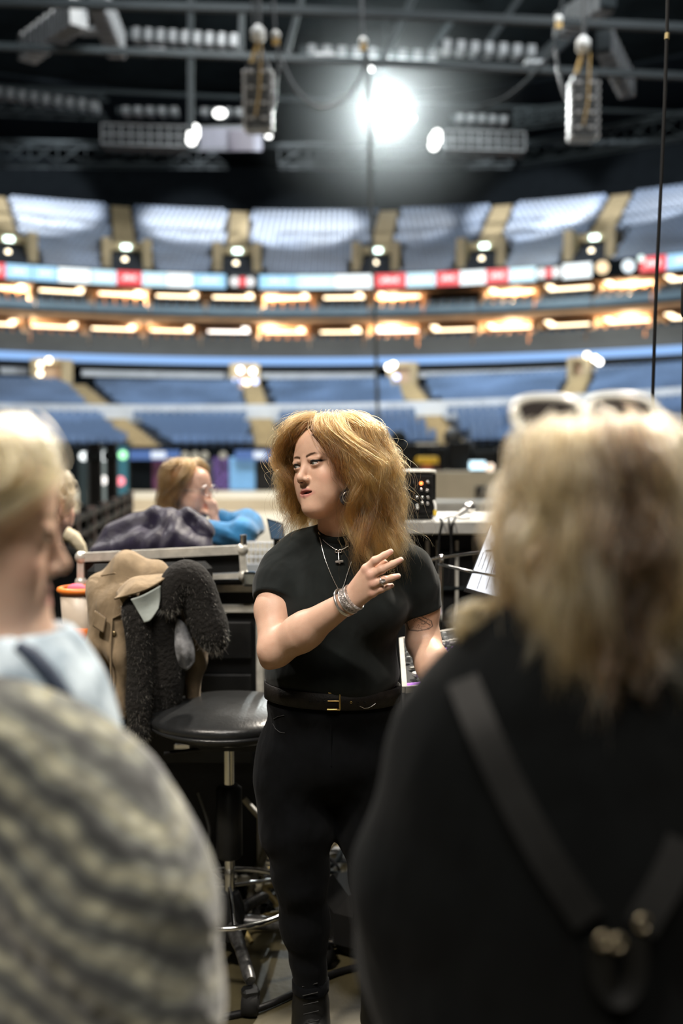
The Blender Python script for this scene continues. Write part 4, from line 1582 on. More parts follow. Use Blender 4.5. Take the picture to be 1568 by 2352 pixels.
jeans.warp(lambda X, Y, Z: (0.0022 * np.sin(60 * Z + 14 * X + 3 * np.sin(20 * X)) * np.exp(-((Z - 0.56) / 0.12) ** 2) + 0.0020 * np.sin(80 * Z + 20 * X) * np.exp(-((Z - 0.27) / 0.05) ** 2)).astype(np.float32))
jeans_me = jeans.mesh('jeans')
JB = bvh_of(jeans_me)
jeans_o = link('jeans', jeans_me, M['jeans'], woman)
for s, a in ((-1, la), (1, ra_)):
    MB().lathe([(0.047, 0), (0.050, 0.004), (0.050, 0.030), (0.047, 0.034)], a - Vector((0, 0, 0.016)), 24).build('rolled_cuff', M['jeans'], jeans_o)
q = [on(JB, 760, y, 0.0006) for y in (1640, 1680, 1720, 1760)]
MB().tube(q, 0.0014, 6).build('fly_seam', M['jeans'], jeans_o)
for pts in ([(628, 1652), (638, 1646), (652, 1643)], [(626, 1662), (632, 1674), (642, 1682), (654, 1684)]):
    MB().tube([on(JB, x, y, 0.001) for x, y in pts], 0.0013, 6).build('pocket_seam', mat('seam_thread', (0.010, 0.010, 0.011), 0.8), jeans_o)


def band(c, a, b, z0, z1, th, tilt=0.0, n=64, arc=(0, 2 * math.pi)):
    vs, fs = [], []
    full = arc[1] - arc[0] > 6.28
    m = n if full else n + 1
    for i in range(m):
        t = arc[0] + (arc[1] - arc[0]) * i / n
        for (r, z) in ((0, z0), (th, z0 + th * .4), (th, z1 - th * .4), (0, z1)):
            x, y = (a + r) * math.cos(t), (b + r) * math.sin(t)
            vs.append((c[0] + x, c[1] + y, z + tilt * x))
    for i in range(n):
        p, q = (i % m) * 4, ((i + 1) % m) * 4
        for j in range(4):
            fs.append((p + j, q + j, q + (j + 1) % 4, p + (j + 1) % 4))
    return MB().raw(vs, fs, True)


bc = P(763, 1615, 2.515)
bz0, bz1 = P(763, 1632, 2.39).z, P(763, 1592, 2.39).z
belt = band(bc, 0.170, 0.127, bz0, bz1, 0.004, -0.03).build('belt', M['leather'], woman)
BB = bvh_of(belt.data)
bk = [on(BB, x, y, 0.004, 2.385) for x, y in ((754, 1591), (780, 1591), (780, 1630), (751, 1630))]
fr = [bk[0].lerp(bk[1], t) for t in (0, .5, 1)] + [bk[1].lerp(bk[2], t) for t in (.1, .5, .9)] + [bk[2].lerp(bk[3], t) for t in (0, .5, 1)]
bko = MB().tube(fr, 0.0026, 8).build('buckle', M['gold'], belt)
MB().tube([bk[0].lerp(bk[3], .5) + Vector((.0, 0, 0)), bk[1].lerp(bk[2], .5)], 0.0018, 8).build('prong', M['gold'], bko)
for x in (712, 730, 745, 806, 822, 838):
    p = on(BB, x, 1612 + (x - 760) * 0.03, 0.0008, 2.39)
    MB().ring(p, 0.0022, 0.0008, (0, -1, 0), 10, 6).build('eyelet', M['gold'] if x == 806 else M['black'], belt)
MB().tube([on(BB, x, y, 0.002, 2.4) for x, y in ((826, 1622), (836, 1627), (846, 1626), (854, 1622), (862, 1616))], 0.0009, 6).build('wallet_chain', M['silver'], belt)

boots = []
for s, a, toe in ((-1, la, (0.02, -0.17)), (1, ra_, (0.09, -0.14))):
    bt = clay((a.x - 0.13, a.y - 0.26, -0.01), (a.x + 0.17, a.y + 0.12, a.z + 0.06), 0.005)
    hz0 = 0.05
    bt.chain([a + Vector((0, 0.0, 0.03)), Vector((a.x, a.y + 0.01, 0.12)), Vector((a.x, a.y + 0.02, 0.07))], [0.046, 0.046, 0.046], 0.02)
    bt.chain([Vector((a.x, a.y + 0.02, 0.065)), Vector((a.x + toe[0], a.y + toe[1], 0.048))], [0.045, 0.042], 0.03)
    bt.cut((0, 0, 0.002), (0, 0, -1), 0.003)
    bo = link('boot', bt.mesh('boot'), M['boot'], woman)
    MB().tube([Vector((a.x - 0.03, a.y + .045, 0.012)), Vector((a.x + toe[0] - .02, a.y + toe[1] - .02, 0.012))], 0.012, 8).build('sole_welt', M['black'], bo)
    for i in range(5):
        c = Vector((a.x + toe[0] * 0.25 * (4 - i) / 4, a.y - 0.046 - 0.02 * (4 - i) / 4, 0.12 + 0.022 * i))
        MB().tube([c + Vector((-.02, 0, -.006)), c + Vector((.02, -.004, .006))], 0.002, 6).build('lace', M['grey_lace'] if 'grey_lace' in M else M['boot'], bo)

# --- jewellery
fa = (wr_l - P(690, 1454, 2.322)).normalized()
q3 = Vector((0, 0, 1)).rotation_difference(fa).to_matrix()
MB().ring(P(788, 1384, 2.252), 0.0315, 0.0030, n=40, k=8, rot=q3 @ Matrix.Rotation(D2R(8), 3, 'Y')).build('bangle', M['silver'], woman)
MB().ring(P(791, 1383, 2.250), 0.0312, 0.0022, n=40, k=8, rot=q3 @ Matrix.Rotation(D2R(2), 3, 'X')).build('bangle', M['silver'], woman)
cuff = MB().lathe([(0.0290, -0.0095), (0.0312, -0.0095), (0.0312, 0.0095), (0.0290, 0.0095)], P(806, 1376, 2.238), 40, fa).build('cuff_bracelet', mat('aged_silver', (0.50, 0.45, 0.43), 0.35, metal=0.9, var=0.5, scale=220, bump=0.9, bscale=300), woman)
for sg in (-1, 1):
    MB().ring(P(806, 1376, 2.238) + fa * 0.0095 * sg, 0.0312, 0.0012, n=40, k=6, rot=q3).build('cuff_edge', M['silver'], cuff)
rd = (fng[2][0] - knk[2]).normalized()
rc = knk[2].lerp(fng[2][0], 0.86)
ro = MB().ring(rc, 0.0098, 0.0016, rd, 24, 8).build('finger_ring', M['silver'], woman)
MB().ball(rc + Vector((0, -0.0100, 0.0)), 0.0072, 12, (0.8, 0.35, 1.1), Vector((0, 0, 1)).rotation_difference(rd).to_matrix()).build('ring_face', mat('pierced_silver', (0.6, 0.55, 0.55), 0.3, metal=0.9, var=0.7, scale=350, bump=1.0, bscale=350), ro)


def chain_line(name, pts, r, parent):
    q = [on(SB, x, y, 0.0030, 2.42) for x, y in pts]
    out = []
    for i in range(len(q) - 1):
        p0, p1, p2, p3 = q[max(i - 1, 0)], q[i], q[i + 1], q[min(i + 2, len(q) - 1)]
        for s in range(10):
            t = s / 10
            out.append(0.5 * ((2 * p1) + (p2 - p0) * t + (2 * p0 - 5 * p1 + 4 * p2 - p3) * t * t + (3 * p1 - p0 - 3 * p2 + p3) * t ** 3))
    out.append(q[-1])
    rs_ = [r * (1 if i % 2 else 0.62) for i in range(len(out))]
    return MB().tube(out, rs_, 6).build(name, M['silver'], parent)


nk = chain_line('pendant_necklace', [(733, 1226), (742, 1240), (755, 1252), (770, 1262), (777, 1264), (788, 1261), (800, 1254)], 0.0014, woman)
nl = chain_line('long_necklace', [(731, 1222), (736, 1243), (745, 1280), (758, 1315), (772, 1345), (781, 1357), (789, 1345), (798, 1316), (807, 1290)], 0.0013, woman)
MB().ball(on(SB, 781, 1357, 0.006, 2.4), 0.0045, 10).build('pendant_drop', M['silver'], nl)
pc = on(SB, 777, 1266, 0.006, 2.41)
p2, p3 = on(SB, 778, 1286, 0.006, 2.40), on(SB, 779, 1290, 0.006, 2.40)
for s in (-1, 1):
    MB().ring(pc + Vector((s * 0.0045, 0, 0.0)), 0.0036, 0.0013, (0, -1, 0), 14, 6).build('pendant_ram_horn', M['silver'], nk)
MB().tube([pc + Vector((0, 0, -0.003)), p2], [0.0014, 0.0024], 8).build('pendant_shaft', M['silver'], nk)
hm = MB().box(p3, (0.020, 0.004, 0.0055), Matrix.Rotation(D2R(-6), 3, 'Y'), 0.001)
hm.box(p3 + Vector((0, 0, -0.003)), (0.006, 0.004, 0.004), Matrix.Rotation(D2R(45), 3, 'Y'), 0.001)
hm.build('pendant_hammer_head', M['silver'], nk)
ep = P(799, 1142, 2.375)
er = MB().lathe([(0.002, -0.003), (0.020, -0.003), (0.022, 0.0), (0.020, 0.003), (0.002, 0.004)], ep, 24, (0.35, -1, 0)).build('earring', mat('black_filigree', (0.02, 0.02, 0.03), 0.3, var=0.8, scale=200, bump=0.8), woman)
MB().ring(ep + Vector((0, -.003, 0)), 0.0135, 0.0015, (0.35, -1, 0), 20, 6).build('earring_pattern', M['silver'], er)

# --- hair
S9 = 1 / 933.0
hl = [(0.122, -.014, .006), (0.118, -.045, .027), (0.109, -.086, .064), (0.088, -.110, .094), (0.051, -.124, .112), (0.009, -.134, .130), (-.034, -.128, .140), (-.077, -.120, .144),
      (-.12, -.110, .142), (-.163, -.114, .150), (-.206, -.118, .160), (-.27, -.11, .160)]


def w_amin(side, z):
    if side > 0:      # side nearer the viewer
        return float(np.interp(z, [-0.30, -0.10, -0.03, 0.025, 0.062, 0.085], [1.02, 1.10, 1.00, 0.80, 0.40, 0.05]))
    return float(np.interp(z, [-0.2, -0.10, -0.03, 0.035, 0.065, 0.085], [0.72, 0.80, 0.76, 0.62, 0.40, 0.05]))


def w_zend(al):
    return float(np.interp(al, [-3.2, -1.8, -0.6, 0.6, 1.6, 2.3, 3.2], [-.20, -.19, -.175, -.255, -.265, -.21, -.20]))


def w_tone(rs, al, s):
    t = rs.rand()
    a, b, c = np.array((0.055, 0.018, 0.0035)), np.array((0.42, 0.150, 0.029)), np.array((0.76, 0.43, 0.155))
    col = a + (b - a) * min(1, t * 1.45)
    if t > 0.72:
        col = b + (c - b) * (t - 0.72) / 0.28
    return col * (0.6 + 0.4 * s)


hair_c = P(768, 1068, 2.47)
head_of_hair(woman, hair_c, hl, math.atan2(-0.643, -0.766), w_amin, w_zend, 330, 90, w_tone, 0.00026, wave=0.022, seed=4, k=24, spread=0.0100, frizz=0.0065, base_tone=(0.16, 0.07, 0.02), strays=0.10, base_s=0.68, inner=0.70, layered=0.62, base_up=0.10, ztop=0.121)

# ================================================================== THE LISTENERS AND PEOPLE BEHIND
SKIN2 = (0.64, 0.42, 0.31)

# --- woman with sunglasses on her head, seen from behind (close, out of focus)
rw = empty('person', (0.28, 1.0, 0.0), 'blonde woman in a black sweater seen from behind, white sunglasses pushed up on her hair', 'person')
RD = 1.0
RT = Matrix.Translation(P(1358, 1250, RD)) @ Matrix.Rotation(D2R(168), 4, 'Z')
rb = clay((0.05, 0.72, 0.70), (0.52, 1.25, 1.74), 0.006)
face_clay(rb, RT, RT.to_3x3(), sc=0.88, detail=False)
rb.cone(RT @ Vector((0, 0.02, -0.05)), P(1352, 1500, RD), 0.05, 0.055, 0.03)
rb.cone(P(1352, 1500, RD), P(1352, 1900, RD), 0.06, 0.12, 0.05)
for x in (1150, 1560):
    rb.cone(P(1352, 1560, RD), P(x, 1600, RD), 0.05, 0.045, 0.03)
link('body', rb.mesh('body', lambda V: np.tile(np.array(SKIN2), (len(V), 1))), M['skin'], rw)
sw = clay((-0.08, 0.66, -0.01), (0.66, 1.36, 1.46), 0.009)
sw.ell(P(1340, 1850, RD), (0.195, 0.135, 0.23), 0.05)
sw.chain([P(1352, 1620, RD), P(1200, 1670, RD), P(1105, 1725, RD)], [0.055, 0.062, 0.068], 0.06)
sw.chain([P(1352, 1620, RD), P(1500, 1670, RD), P(1605, 1725, RD)], [0.055, 0.062, 0.068], 0.06)
sw.chain([P(1090, 1745, RD), P(985, 2010, RD), P(950, 2200, RD + 0.05)], [0.066, 0.068, 0.058], 0.05)
sw.chain([P(950, 2200, RD + 0.05), P(1060, 2330, RD + 0.16)], [0.056, 0.045], 0.04)
sw.chain([P(1610, 1660, RD), P(1700, 1980, RD), P(1720, 2250, RD + 0.02)], [0.066, 0.066, 0.056], 0.05)
sw.ell(P(1335, 2150, RD), (0.185, 0.135, 0.22), 0.06)
sw.ell(P(1335, 2420, RD + 0.02), (0.20, 0.15, 0.18), 0.06)
zj = P(1335, 2560, RD).z
for s in (-1, 1):
    x = P(1335, 2400, RD).x + s * 0.095
    sw.chain([Vector((x, RD + .02, zj)), Vector((x, RD + 0.02, 0.5)), Vector((x, RD + .03, 0.09))], [0.10, 0.066, 0.05], 0.05)
    sw.chain([Vector((x, RD + .05, 0.05)), Vector((x, RD + 0.19, 0.04))], [0.045, 0.04], 0.04)
sw.warp(lambda X, Y, Z: (0.004 * np.sin(26 * Z + 14 * X + 3 * np.sin(11 * X)) * np.exp(-((Z - 0.95) / 0.3) ** 2)).astype(np.float32))
M['sweater'] = cloth_mat('black_knit', (0.0022, 0.0027, 0.0029), 0.95, spec=0.06, fold=0.6, fscale=8, weave=500, sheen=0.03)
sw_me = sw.mesh('sweater')
WB = bvh_of(sw_me)
link('sweater', sw_me, M['sweater'], rw)
# bag straps crossing her back, meeting at a ring
M['strap'] = mat('black_webbing', (0.004, 0.0043, 0.0043), 0.6, spec=0.2, scale=60)


def strap(pts, w, name, parent, bvh, m, off=0.006, th=0.004, fb=0.9):
    q = [on(bvh, x, y, off, fb) for x, y in pts]
    out = []
    for i in range(len(q) - 1):
        p0, p1, p2, p3 = q[max(i - 1, 0)], q[i], q[i + 1], q[min(i + 2, len(q) - 1)]
        for s in range(6):
            t = s / 6
            out.append(0.5 * ((2 * p1) + (p2 - p0) * t + (2 * p0 - 5 * p1 + 4 * p2 - p3) * t * t + (3 * p1 - p0 - 3 * p2 + p3) * t ** 3))
    out.append(q[-1])
    vs, fs = [], []
    for i, p in enumerate(out):
        t = (out[min(i + 1, len(out) - 1)] - out[max(i - 1, 0)]).normalized()
        view = (p - Vector((0, 0, CAM_H))).normalized()
        sd = t.cross(view).normalized()
        nn = sd.cross(t).normalized()
        for a, b in ((-1, -1), (1, -1), (1, 1), (-1, 1)):
            vs.append(p + sd * (a * w / 2) + nn * (b * th / 2))
    for i in range(len(out) - 1):
        for j in range(4):
            fs.append((i * 4 + j, i * 4 + (j + 1) % 4, i * 4 + 4 + (j + 1) % 4, i * 4 + 4 + j))
    fs += [(3, 2, 1, 0), tuple(len(vs) - 4 + j for j in range(4))]
    return MB().raw(vs, fs).build(name, m, parent)


bag = empty('shoulder_harness', P(1400, 2150, 0.86), 'black webbing harness with metal rings on the back of the black sweater', 'harness')
strap([(1062, 1562), (1110, 1680), (1180, 1830), (1262, 1980), (1352, 2115)], 0.030, 'strap', bag, WB, M['strap'])
strap([(1568, 1930), (1530, 2020), (1490, 2090), (1468, 2130)], 0.030, 'strap', bag, WB, M['strap'])
strap([(1375, 2165), (1385, 2250), (1420, 2290), (1455, 2250), (1462, 2150)], 0.020, 'strap', bag, WB, M['strap'])
for (x, y) in ((1385, 2160), (1418, 2165), (1476, 2120)):
    MB().ring(on(WB, x, y, 0.010, 0.88), 0.0062, 0.0018, (0.2, -1, 0.1), 20, 8).build('metal_ring', mat('dull_ring', (0.30, 0.26, 0.18), 0.35, metal=0.9), bag)

rl = [(0.120, -.02, .02), (0.115, -.048, .048), (0.104, -.064, .066), (0.07, -.070, .080), (0.02, -.070, .086), (-.04, -.071, .088), (-.10, -.072, .086), (-.16, -.074, .082), (-.22, -.074, .076), (-.30, -.07, .07)]


def r_tone(rs, al, s):
    t = rs.rand()
    a, b, c = np.array((0.13, 0.065, 0.024)), np.array((0.50, 0.32, 0.135)), np.array((0.74, 0.57, 0.34))
    # shadowed band right of centre, painted into the strand tones
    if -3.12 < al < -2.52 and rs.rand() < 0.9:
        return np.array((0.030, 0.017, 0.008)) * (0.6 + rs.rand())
    return a + (b - a) * min(1, t * 1.5) if t < 0.7 else b + (c - b) * (t - 0.7) / 0.3


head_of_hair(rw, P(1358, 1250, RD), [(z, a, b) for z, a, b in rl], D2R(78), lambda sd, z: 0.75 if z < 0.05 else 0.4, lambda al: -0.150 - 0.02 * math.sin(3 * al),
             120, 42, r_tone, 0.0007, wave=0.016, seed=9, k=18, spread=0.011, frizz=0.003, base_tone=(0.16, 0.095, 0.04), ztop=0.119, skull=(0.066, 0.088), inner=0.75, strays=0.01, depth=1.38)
# a curl that swings out at the side
cu = []
rs = np.random.RandomState(3)
for i in range(700):
    t = np.linspace(0, 1, 12)
    a = np.array(P(1168 + rs.randn() * 8, 1390 + rs.rand() * 40, RD))
    b = np.array(P(1078 + rs.randn() * 16, 1425 + rs.randn() * 12, RD - 0.02))
    c = np.array(P(1130 + rs.randn() * 18, 1525 + rs.randn() * 14, RD))
    pth = (1 - t)[:, None] ** 2 * a + 2 * (t * (1 - t))[:, None] * (2 * b - (a + c) / 2) + (t ** 2)[:, None] * c
    cu.append(pth)
cu = np.array(cu)
crl = strands('hair_curl', cu, 0.0007, np.array([r_tone(rs, 0, 1) * 1.1 for i in range(700)]).clip(0, .9), M['hair'], rw)

# sunglasses resting on her hair: two pale rims, dark lenses, temples running down to the ears
sg = empty('sunglasses', P(1340, 930, RD), 'white-framed sunglasses pushed up on the blonde hair', 'sunglasses')
M['frame_white'] = mat('cream_frame', (0.78, 0.76, 0.66), 0.25, var=0.05, coat=0.5)
M['lens'] = mat('dark_lens', (0.035, 0.030, 0.028), 0.12, var=0.1)


def lens_ring(cx, cy, rx, ry, d0, tilt):
    pts = []
    for i in range(28):
        a = 2 * math.pi * i / 28
        ca, sa = math.cos(a), math.sin(a)
        sx = abs(ca) ** 0.75 * (1 if ca >= 0 else -1)
        sy = abs(sa) ** 0.75 * (1 if sa >= 0 else -1)
        pts.append(P(cx + rx * sx, cy - ry * sy, d0 + 0.0) + Vector((0, tilt * sy * 0.02, 0)))
    pts.append(pts[0])
    return pts


for k, (cx, cy, rx, ry) in enumerate(((1262, 957, 82, 46), (1432, 953, 80, 46))):
    ring = lens_ring(cx, cy, rx, ry, RD - 0.01, 1.0)
    f = MB().tube(ring, 0.0040, 8, False).build('rim', M['frame_white'], sg)
    n = len(ring) - 1
    vs = ring[:-1]
    cen = sum(vs, Vector()) / n
    MB().raw([v * 0.98 + cen * 0.02 + Vector((0, 0.0015, 0)) for v in vs] + [v * 0.98 + cen * 0.02 + Vector((0, -0.0015, 0)) for v in vs],
             [tuple(range(n)), tuple(reversed(range(n, 2 * n)))] + [(i, (i + 1) % n, n + (i + 1) % n, n + i) for i in range(n)]).build('lens', M['lens'], sg)
MB().tube([P(1340, 950, RD - 0.01), P(1348, 940, RD - 0.006), P(1356, 950, RD - 0.01)], 0.004, 8).build('bridge', M['frame_white'], sg)
MB().tube([P(1181, 947, RD - 0.01), P(1196, 1020, RD - 0.02), P(1222, 1120, RD - 0.06), P(1244, 1230, RD - .07)], [0.0052, 0.0048, 0.0045, 0.0045], 8).build('temple_arm', M['frame_white'], sg)
MB().tube([P(1510, 947, RD - 0.01), P(1516, 1020, RD - 0.01), P(1510, 1180, RD - 0.03)], [0.0052, 0.0048, 0.0045], 8).build('temple_arm', M['frame_white'], sg)

# --- listener in profile at the edge: pulled-back blonde hair, denim shirt, knitted wrap
lw = empty('person', (-0.44, 1.1, 0.0), 'blonde listener in profile at the photo edge, denim collar under a patterned grey knit', 'person')
LD = 1.10
LT = Matrix.Translation(P(-78, 1212, LD)) @ Matrix.Rotation(D2R(104), 4, 'Z') @ Matrix.Rotation(D2R(6), 4, 'X')
lb = clay((-0.66, 0.86, 0.9), (-0.22, 1.36, 1.76), 0.0032)
face_clay(lb, LT, LT.to_3x3(), open_mouth=0.0015)
lb.cone(LT @ Vector((0, 0.02, -0.05)), P(-30, 1540, LD), 0.050, 0.056, 0.03)
lb.cone(P(-30, 1520, LD), P(-30, 1800, LD), 0.06, 0.10, 0.05)


def l_tone(V):
    c, L = face_tones(V, LT, 1.0, (0.66, 0.44, 0.33), (0.58, 0.28, 0.25), (0.30, 0.20, 0.11), liner=False)
    return c


link('body', lb.mesh('body', l_tone), M['skin'], lw)
eyes(lw, LT, 1.0)
ll = [(0.124, -.02, .02), (0.117, -.056, .056), (0.096, -.085, .084), (0.06, -.100, .098), (0.02, -.105, .092), (-.03, -.104, .060), (-.07, -.09, .02), (-.12, -.08, -0.01)]


def lh_tone(rs, al, s):
    t = rs.rand()
    a, b = np.array((0.36, 0.21, 0.07)), np.array((0.78, 0.57, 0.27))
    return a + (b - a) * t


head_of_hair(lw, LT.translation, ll, D2R(14), lambda sd, z: float(np.interp(z, [-0.05, 0.0, 0.03, 0.06, 0.085], [1.7, 1.25, 0.75, 0.15, 0.05])), lambda al: -0.03, 70, 34, lh_tone, 0.0007, wave=0.004, seed=21, k=14, spread=0.010, frizz=0.002,
             base_tone=(0.45, 0.30, 0.13), ztop=0.122, skull=(0.075, 0.085), inner=0.8, strays=0.01, depth=0.90, sweep=True)
dn = clay((-0.70, 0.84, 0.85), (-0.18, 1.40, 1.50), 0.006)
dn.chain([P(15, 1555, LD), P(45, 1565, LD), P(105, 1625, LD)], [0.066, 0.056, 0.045], 0.05)
dn.chain([P(15, 1545, LD), P(-120, 1580, LD)], [0.070, 0.060], 0.05)
dn.ell(P(-20, 1780, LD), (0.15, 0.12, 0.17), 0.05)
dn.chain([P(105, 1625, LD), P(150, 1800, LD)], [0.045, 0.045], 0.04)
dn.cone(P(15, 1400, LD), P(20, 1490, LD), 0.075, 0.052, 0.008, '-')
dn_me = dn.mesh('denim_shirt')
DB = bvh_of(dn_me)
dn_o = link('denim_shirt', dn_me, cloth_mat('pale_denim', (0.36, 0.47, 0.58), 0.8, fold=0.6, fscale=12, var=0.35, color2=(0.56, 0.66, 0.74)), lw)
MB().tube([on(DB, x, y, 0.003, 1.02) for x, y in ((40, 1480), (75, 1505), (110, 1545), (150, 1600), (180, 1650))], [0.006, 0.009, 0.009, 0.008, 0.006], 8).build('collar_edge', mat('navy_binding', (0.03, 0.045, 0.08), 0.7), dn_o)

# patterned knit: ribs and light flecks in bands
m, nt, b = nodes_of('patterned_knit')
b.inputs['Roughness'].default_value = 0.95
b.inputs['Sheen Weight'].default_value = 0.3
tc = nt.nodes.new('ShaderNodeTexCoord')
mp = nt.nodes.new('ShaderNodeMapping')
mp.inputs['Rotation'].default_value = (0, D2R(-32), 0)
nt.links.new(tc.outputs['Object'], mp.inputs['Vector'])
wv = nt.nodes.new('ShaderNodeTexWave')
wv.wave_type = 'BANDS'
wv.bands_direction = 'Z'
wv.inputs['Scale'].default_value = 9.0
wv.inputs['Distortion'].default_value = 5.0
wv.inputs['Detail'].default_value = 3.0
nt.links.new(mp.outputs['Vector'], wv.inputs['Vector'])
vo = nt.nodes.new('ShaderNodeTexVoronoi')
vo.inputs['Scale'].default_value = 42
nt.links.new(mp.outputs['Vector'], vo.inputs['Vector'])
r1 = nt.nodes.new('ShaderNodeValToRGB')
els = r1.color_ramp.elements
els[0].position, els[0].color = 0.0, (0.035, 0.038, 0.038, 1)
els[1].position, els[1].color = 1.0, (0.23, 0.23, 0.19, 1)
for ps, cl in ((0.30, (0.08, 0.085, 0.08, 1)), (0.52, (0.16, 0.165, 0.135, 1)), (0.70, (0.10, 0.105, 0.10, 1)), (0.86, (0.20, 0.19, 0.12, 1))):
    e_ = els.new(ps)
    e_.color = cl
nt.links.new(wv.outputs['Fac'], r1.inputs['Fac'])
mx = nt.nodes.new('ShaderNodeMix')
mx.data_type = 'RGBA'
mx.blend_type = 'MULTIPLY'
mx.inputs[0].default_value = 0.8
r2 = nt.nodes.new('ShaderNodeValToRGB')
r2.color_ramp.elements[0].position, r2.color_ramp.elements[0].color = 0.1, (1.3, 1.3, 1.2, 1)
r2.color_ramp.elements[1].position, r2.color_ramp.elements[1].color = 0.75, (0.35, 0.36, 0.38, 1)
nt.links.new(vo.outputs['Distance'], r2.inputs['Fac'])
nt.links.new(r1.outputs['Color'], mx.inputs[6])
nt.links.new(r2.outputs['Color'], mx.inputs[7])
nt.links.new(mx.outputs[2], b.inputs['Base Color'])
bp = nt.nodes.new('ShaderNodeBump')
bp.inputs['Distance'].default_value = 0.004
nt.links.new(vo.outputs['Distance'], bp.inputs['Height'])
nt.links.new(bp.outputs['Normal'], b.inputs['Normal'])
KD = 0.98
kn = clay((-0.80, 0.62, -0.01), (-0.02, 1.30, 1.44), 0.008)
kn.chain([P(-160, 1745, KD), P(-20, 1742, KD), P(90, 1780, KD), P(190, 1890, KD)], [0.06, 0.062, 0.066, 0.080], 0.06)
kn.chain([P(190, 1890, KD), P(262, 2060, KD - 0.02), P(305, 2250, KD - 0.02), P(335, 2450, KD)], [0.080, 0.082, 0.075, 0.068], 0.06)
kn.ell(P(30, 2130, KD + 0.06), (0.18, 0.13, 0.20), 0.08)
kn.ell(P(20, 2450, KD + 0.07), (0.19, 0.14, 0.22), 0.08)
for x in (-0.48, -0.27):
    kn.chain([Vector((x, KD + .08, 0.85)), Vector((x, KD + .08, 0.48)), Vector((x, KD + .09, 0.09))], [0.10, 0.065, 0.05], 0.05)
    kn.chain([Vector((x, KD + .10, 0.05)), Vector((x + .04, KD + 0.25, 0.04))], [0.045, 0.04], 0.04)
kn.warp(lambda X, Y, Z: (0.004 * np.sin(70 * (Z * 0.75 + X * 0.65)) * (Z > 0.8)).astype(np.float32))
link('knitted_wrap', kn.mesh('knitted_wrap'), m, lw)

# --- woman with glasses leaning on the case, further back
gd = 4.5
gw = empty('person', (P(430, 1200, gd).x, gd, 0.0), 'woman with long brown hair and glasses leaning on her arms in a blue sweater', 'person')
GT = Matrix.Translation(P(437, 1124, gd)) @ Matrix.Rotation(D2R(62), 4, 'Z')
gb = clay((-0.95, 4.2, 0.95), (-0.30, 4.85, 1.75), 0.0048)
face_clay(gb, GT, GT.to_3x3(), open_mouth=0.001)
gb.cone(GT @ Vector((0, 0.02, -0.05)), P(415, 1225, gd), 0.05, 0.055, 0.03)
gb.cone(P(415, 1225, gd), P(400, 1320, gd + 0.05), 0.06, 0.09, 0.04)
hnd = [P(520, 1235, gd - .05), P(500, 1205, gd - 0.06), P(490, 1180, gd - 0.06)]
gb.chain([P(415, 1240, gd), P(470, 1255, gd - 0.05), hnd[0]], [0.05, 0.04, 0.035], 0.03)
gb.chain(hnd, [0.030, 0.027, 0.024], 0.02)
for i in range(4):
    a = hnd[2] + Vector((-0.012 + 0.010 * i, -0.01, 0.01))
    gb.chain([a, a + Vector((-0.008, -0.004, 0.035)), a + Vector((-0.022, -0.002, 0.050))], [0.009, 0.008, 0.007], 0.004)
gb.chain([hnd[2] + Vector((-.02, -.01, 0)), hnd[2] + Vector((-0.045, -0.01, 0.012))], [0.010, 0.008], 0.004)
link('body', gb.mesh('body', lambda V: face_tones(V, GT, 1.0, (0.62, 0.38, 0.29), (0.52, 0.25, 0.22), (0.22, 0.13, 0.07), liner=False)[0]), M['skin'], gw)
eyes(gw, GT, 1.0)
gs = clay((-1.05, 4.1, -0.01), (-0.2, 4.95, 1.42), 0.009)
gs.ell(P(400, 1350, gd + .05), (0.18, 0.12, 0.24), 0.05)
gs.ell(P(400, 1500, gd + .08), (0.17, 0.13, 0.22), 0.05)
gs.chain([P(410, 1245, gd), P(335, 1265, gd), P(310, 1300, gd - .1), P(420, 1250, gd - 0.22)], [0.06, 0.065, 0.06, 0.05], 0.04)
gs.chain([P(410, 1245, gd), P(480, 1235, gd), P(570, 1205, gd - 0.05)], [0.06, 0.062, 0.062], 0.04)
gs.chain([P(572, 1207, gd - .05), P(555, 1228, gd - 0.18), P(460, 1222, gd - .24)], [0.062, 0.058, 0.048], 0.04)
gs.chain([P(560, 1215, gd - .06), P(512, 1190, gd - 0.04)], [0.055, 0.042], 0.03)
gs.warp(lambda X, Y, Z: (0.005 * np.sin(45 * X + 30 * Z + 3 * np.sin(20 * Z))).astype(np.float32))
for s in (-1, 1):
    x = P(400, 1500, gd).x + s * 0.09
    gs.chain([Vector((x, gd + .08, 0.9)), Vector((x, gd + .1, 0.48)), Vector((x, gd + .12, 0.09))], [0.10, 0.066, 0.05], 0.05)
    gs.chain([Vector((x, gd + .10, 0.05)), Vector((x, gd - 0.06, 0.04))], [0.045, 0.04], 0.04)
link('blue_sweater', gs.mesh('blue_sweater'), cloth_mat('blue_knit', (0.030, 0.165, 0.36), 0.85, fold=0.5, fscale=10, sheen=0.3), gw)
gl = [(0.132, -.02, .02), (0.124, -.055, .04), (0.10, -.09, .065), (0.05, -.105, .075), (0.0, -.11, .06), (-.06, -.125, .03), (-.12, -.14, .02), (-.2, -.14, .0)]


def g_tone(rs, al, s):
    a, b = np.array((0.09, 0.04, 0.013)), np.array((0.34, 0.17, 0.06))
    return a + (b - a) * rs.rand()


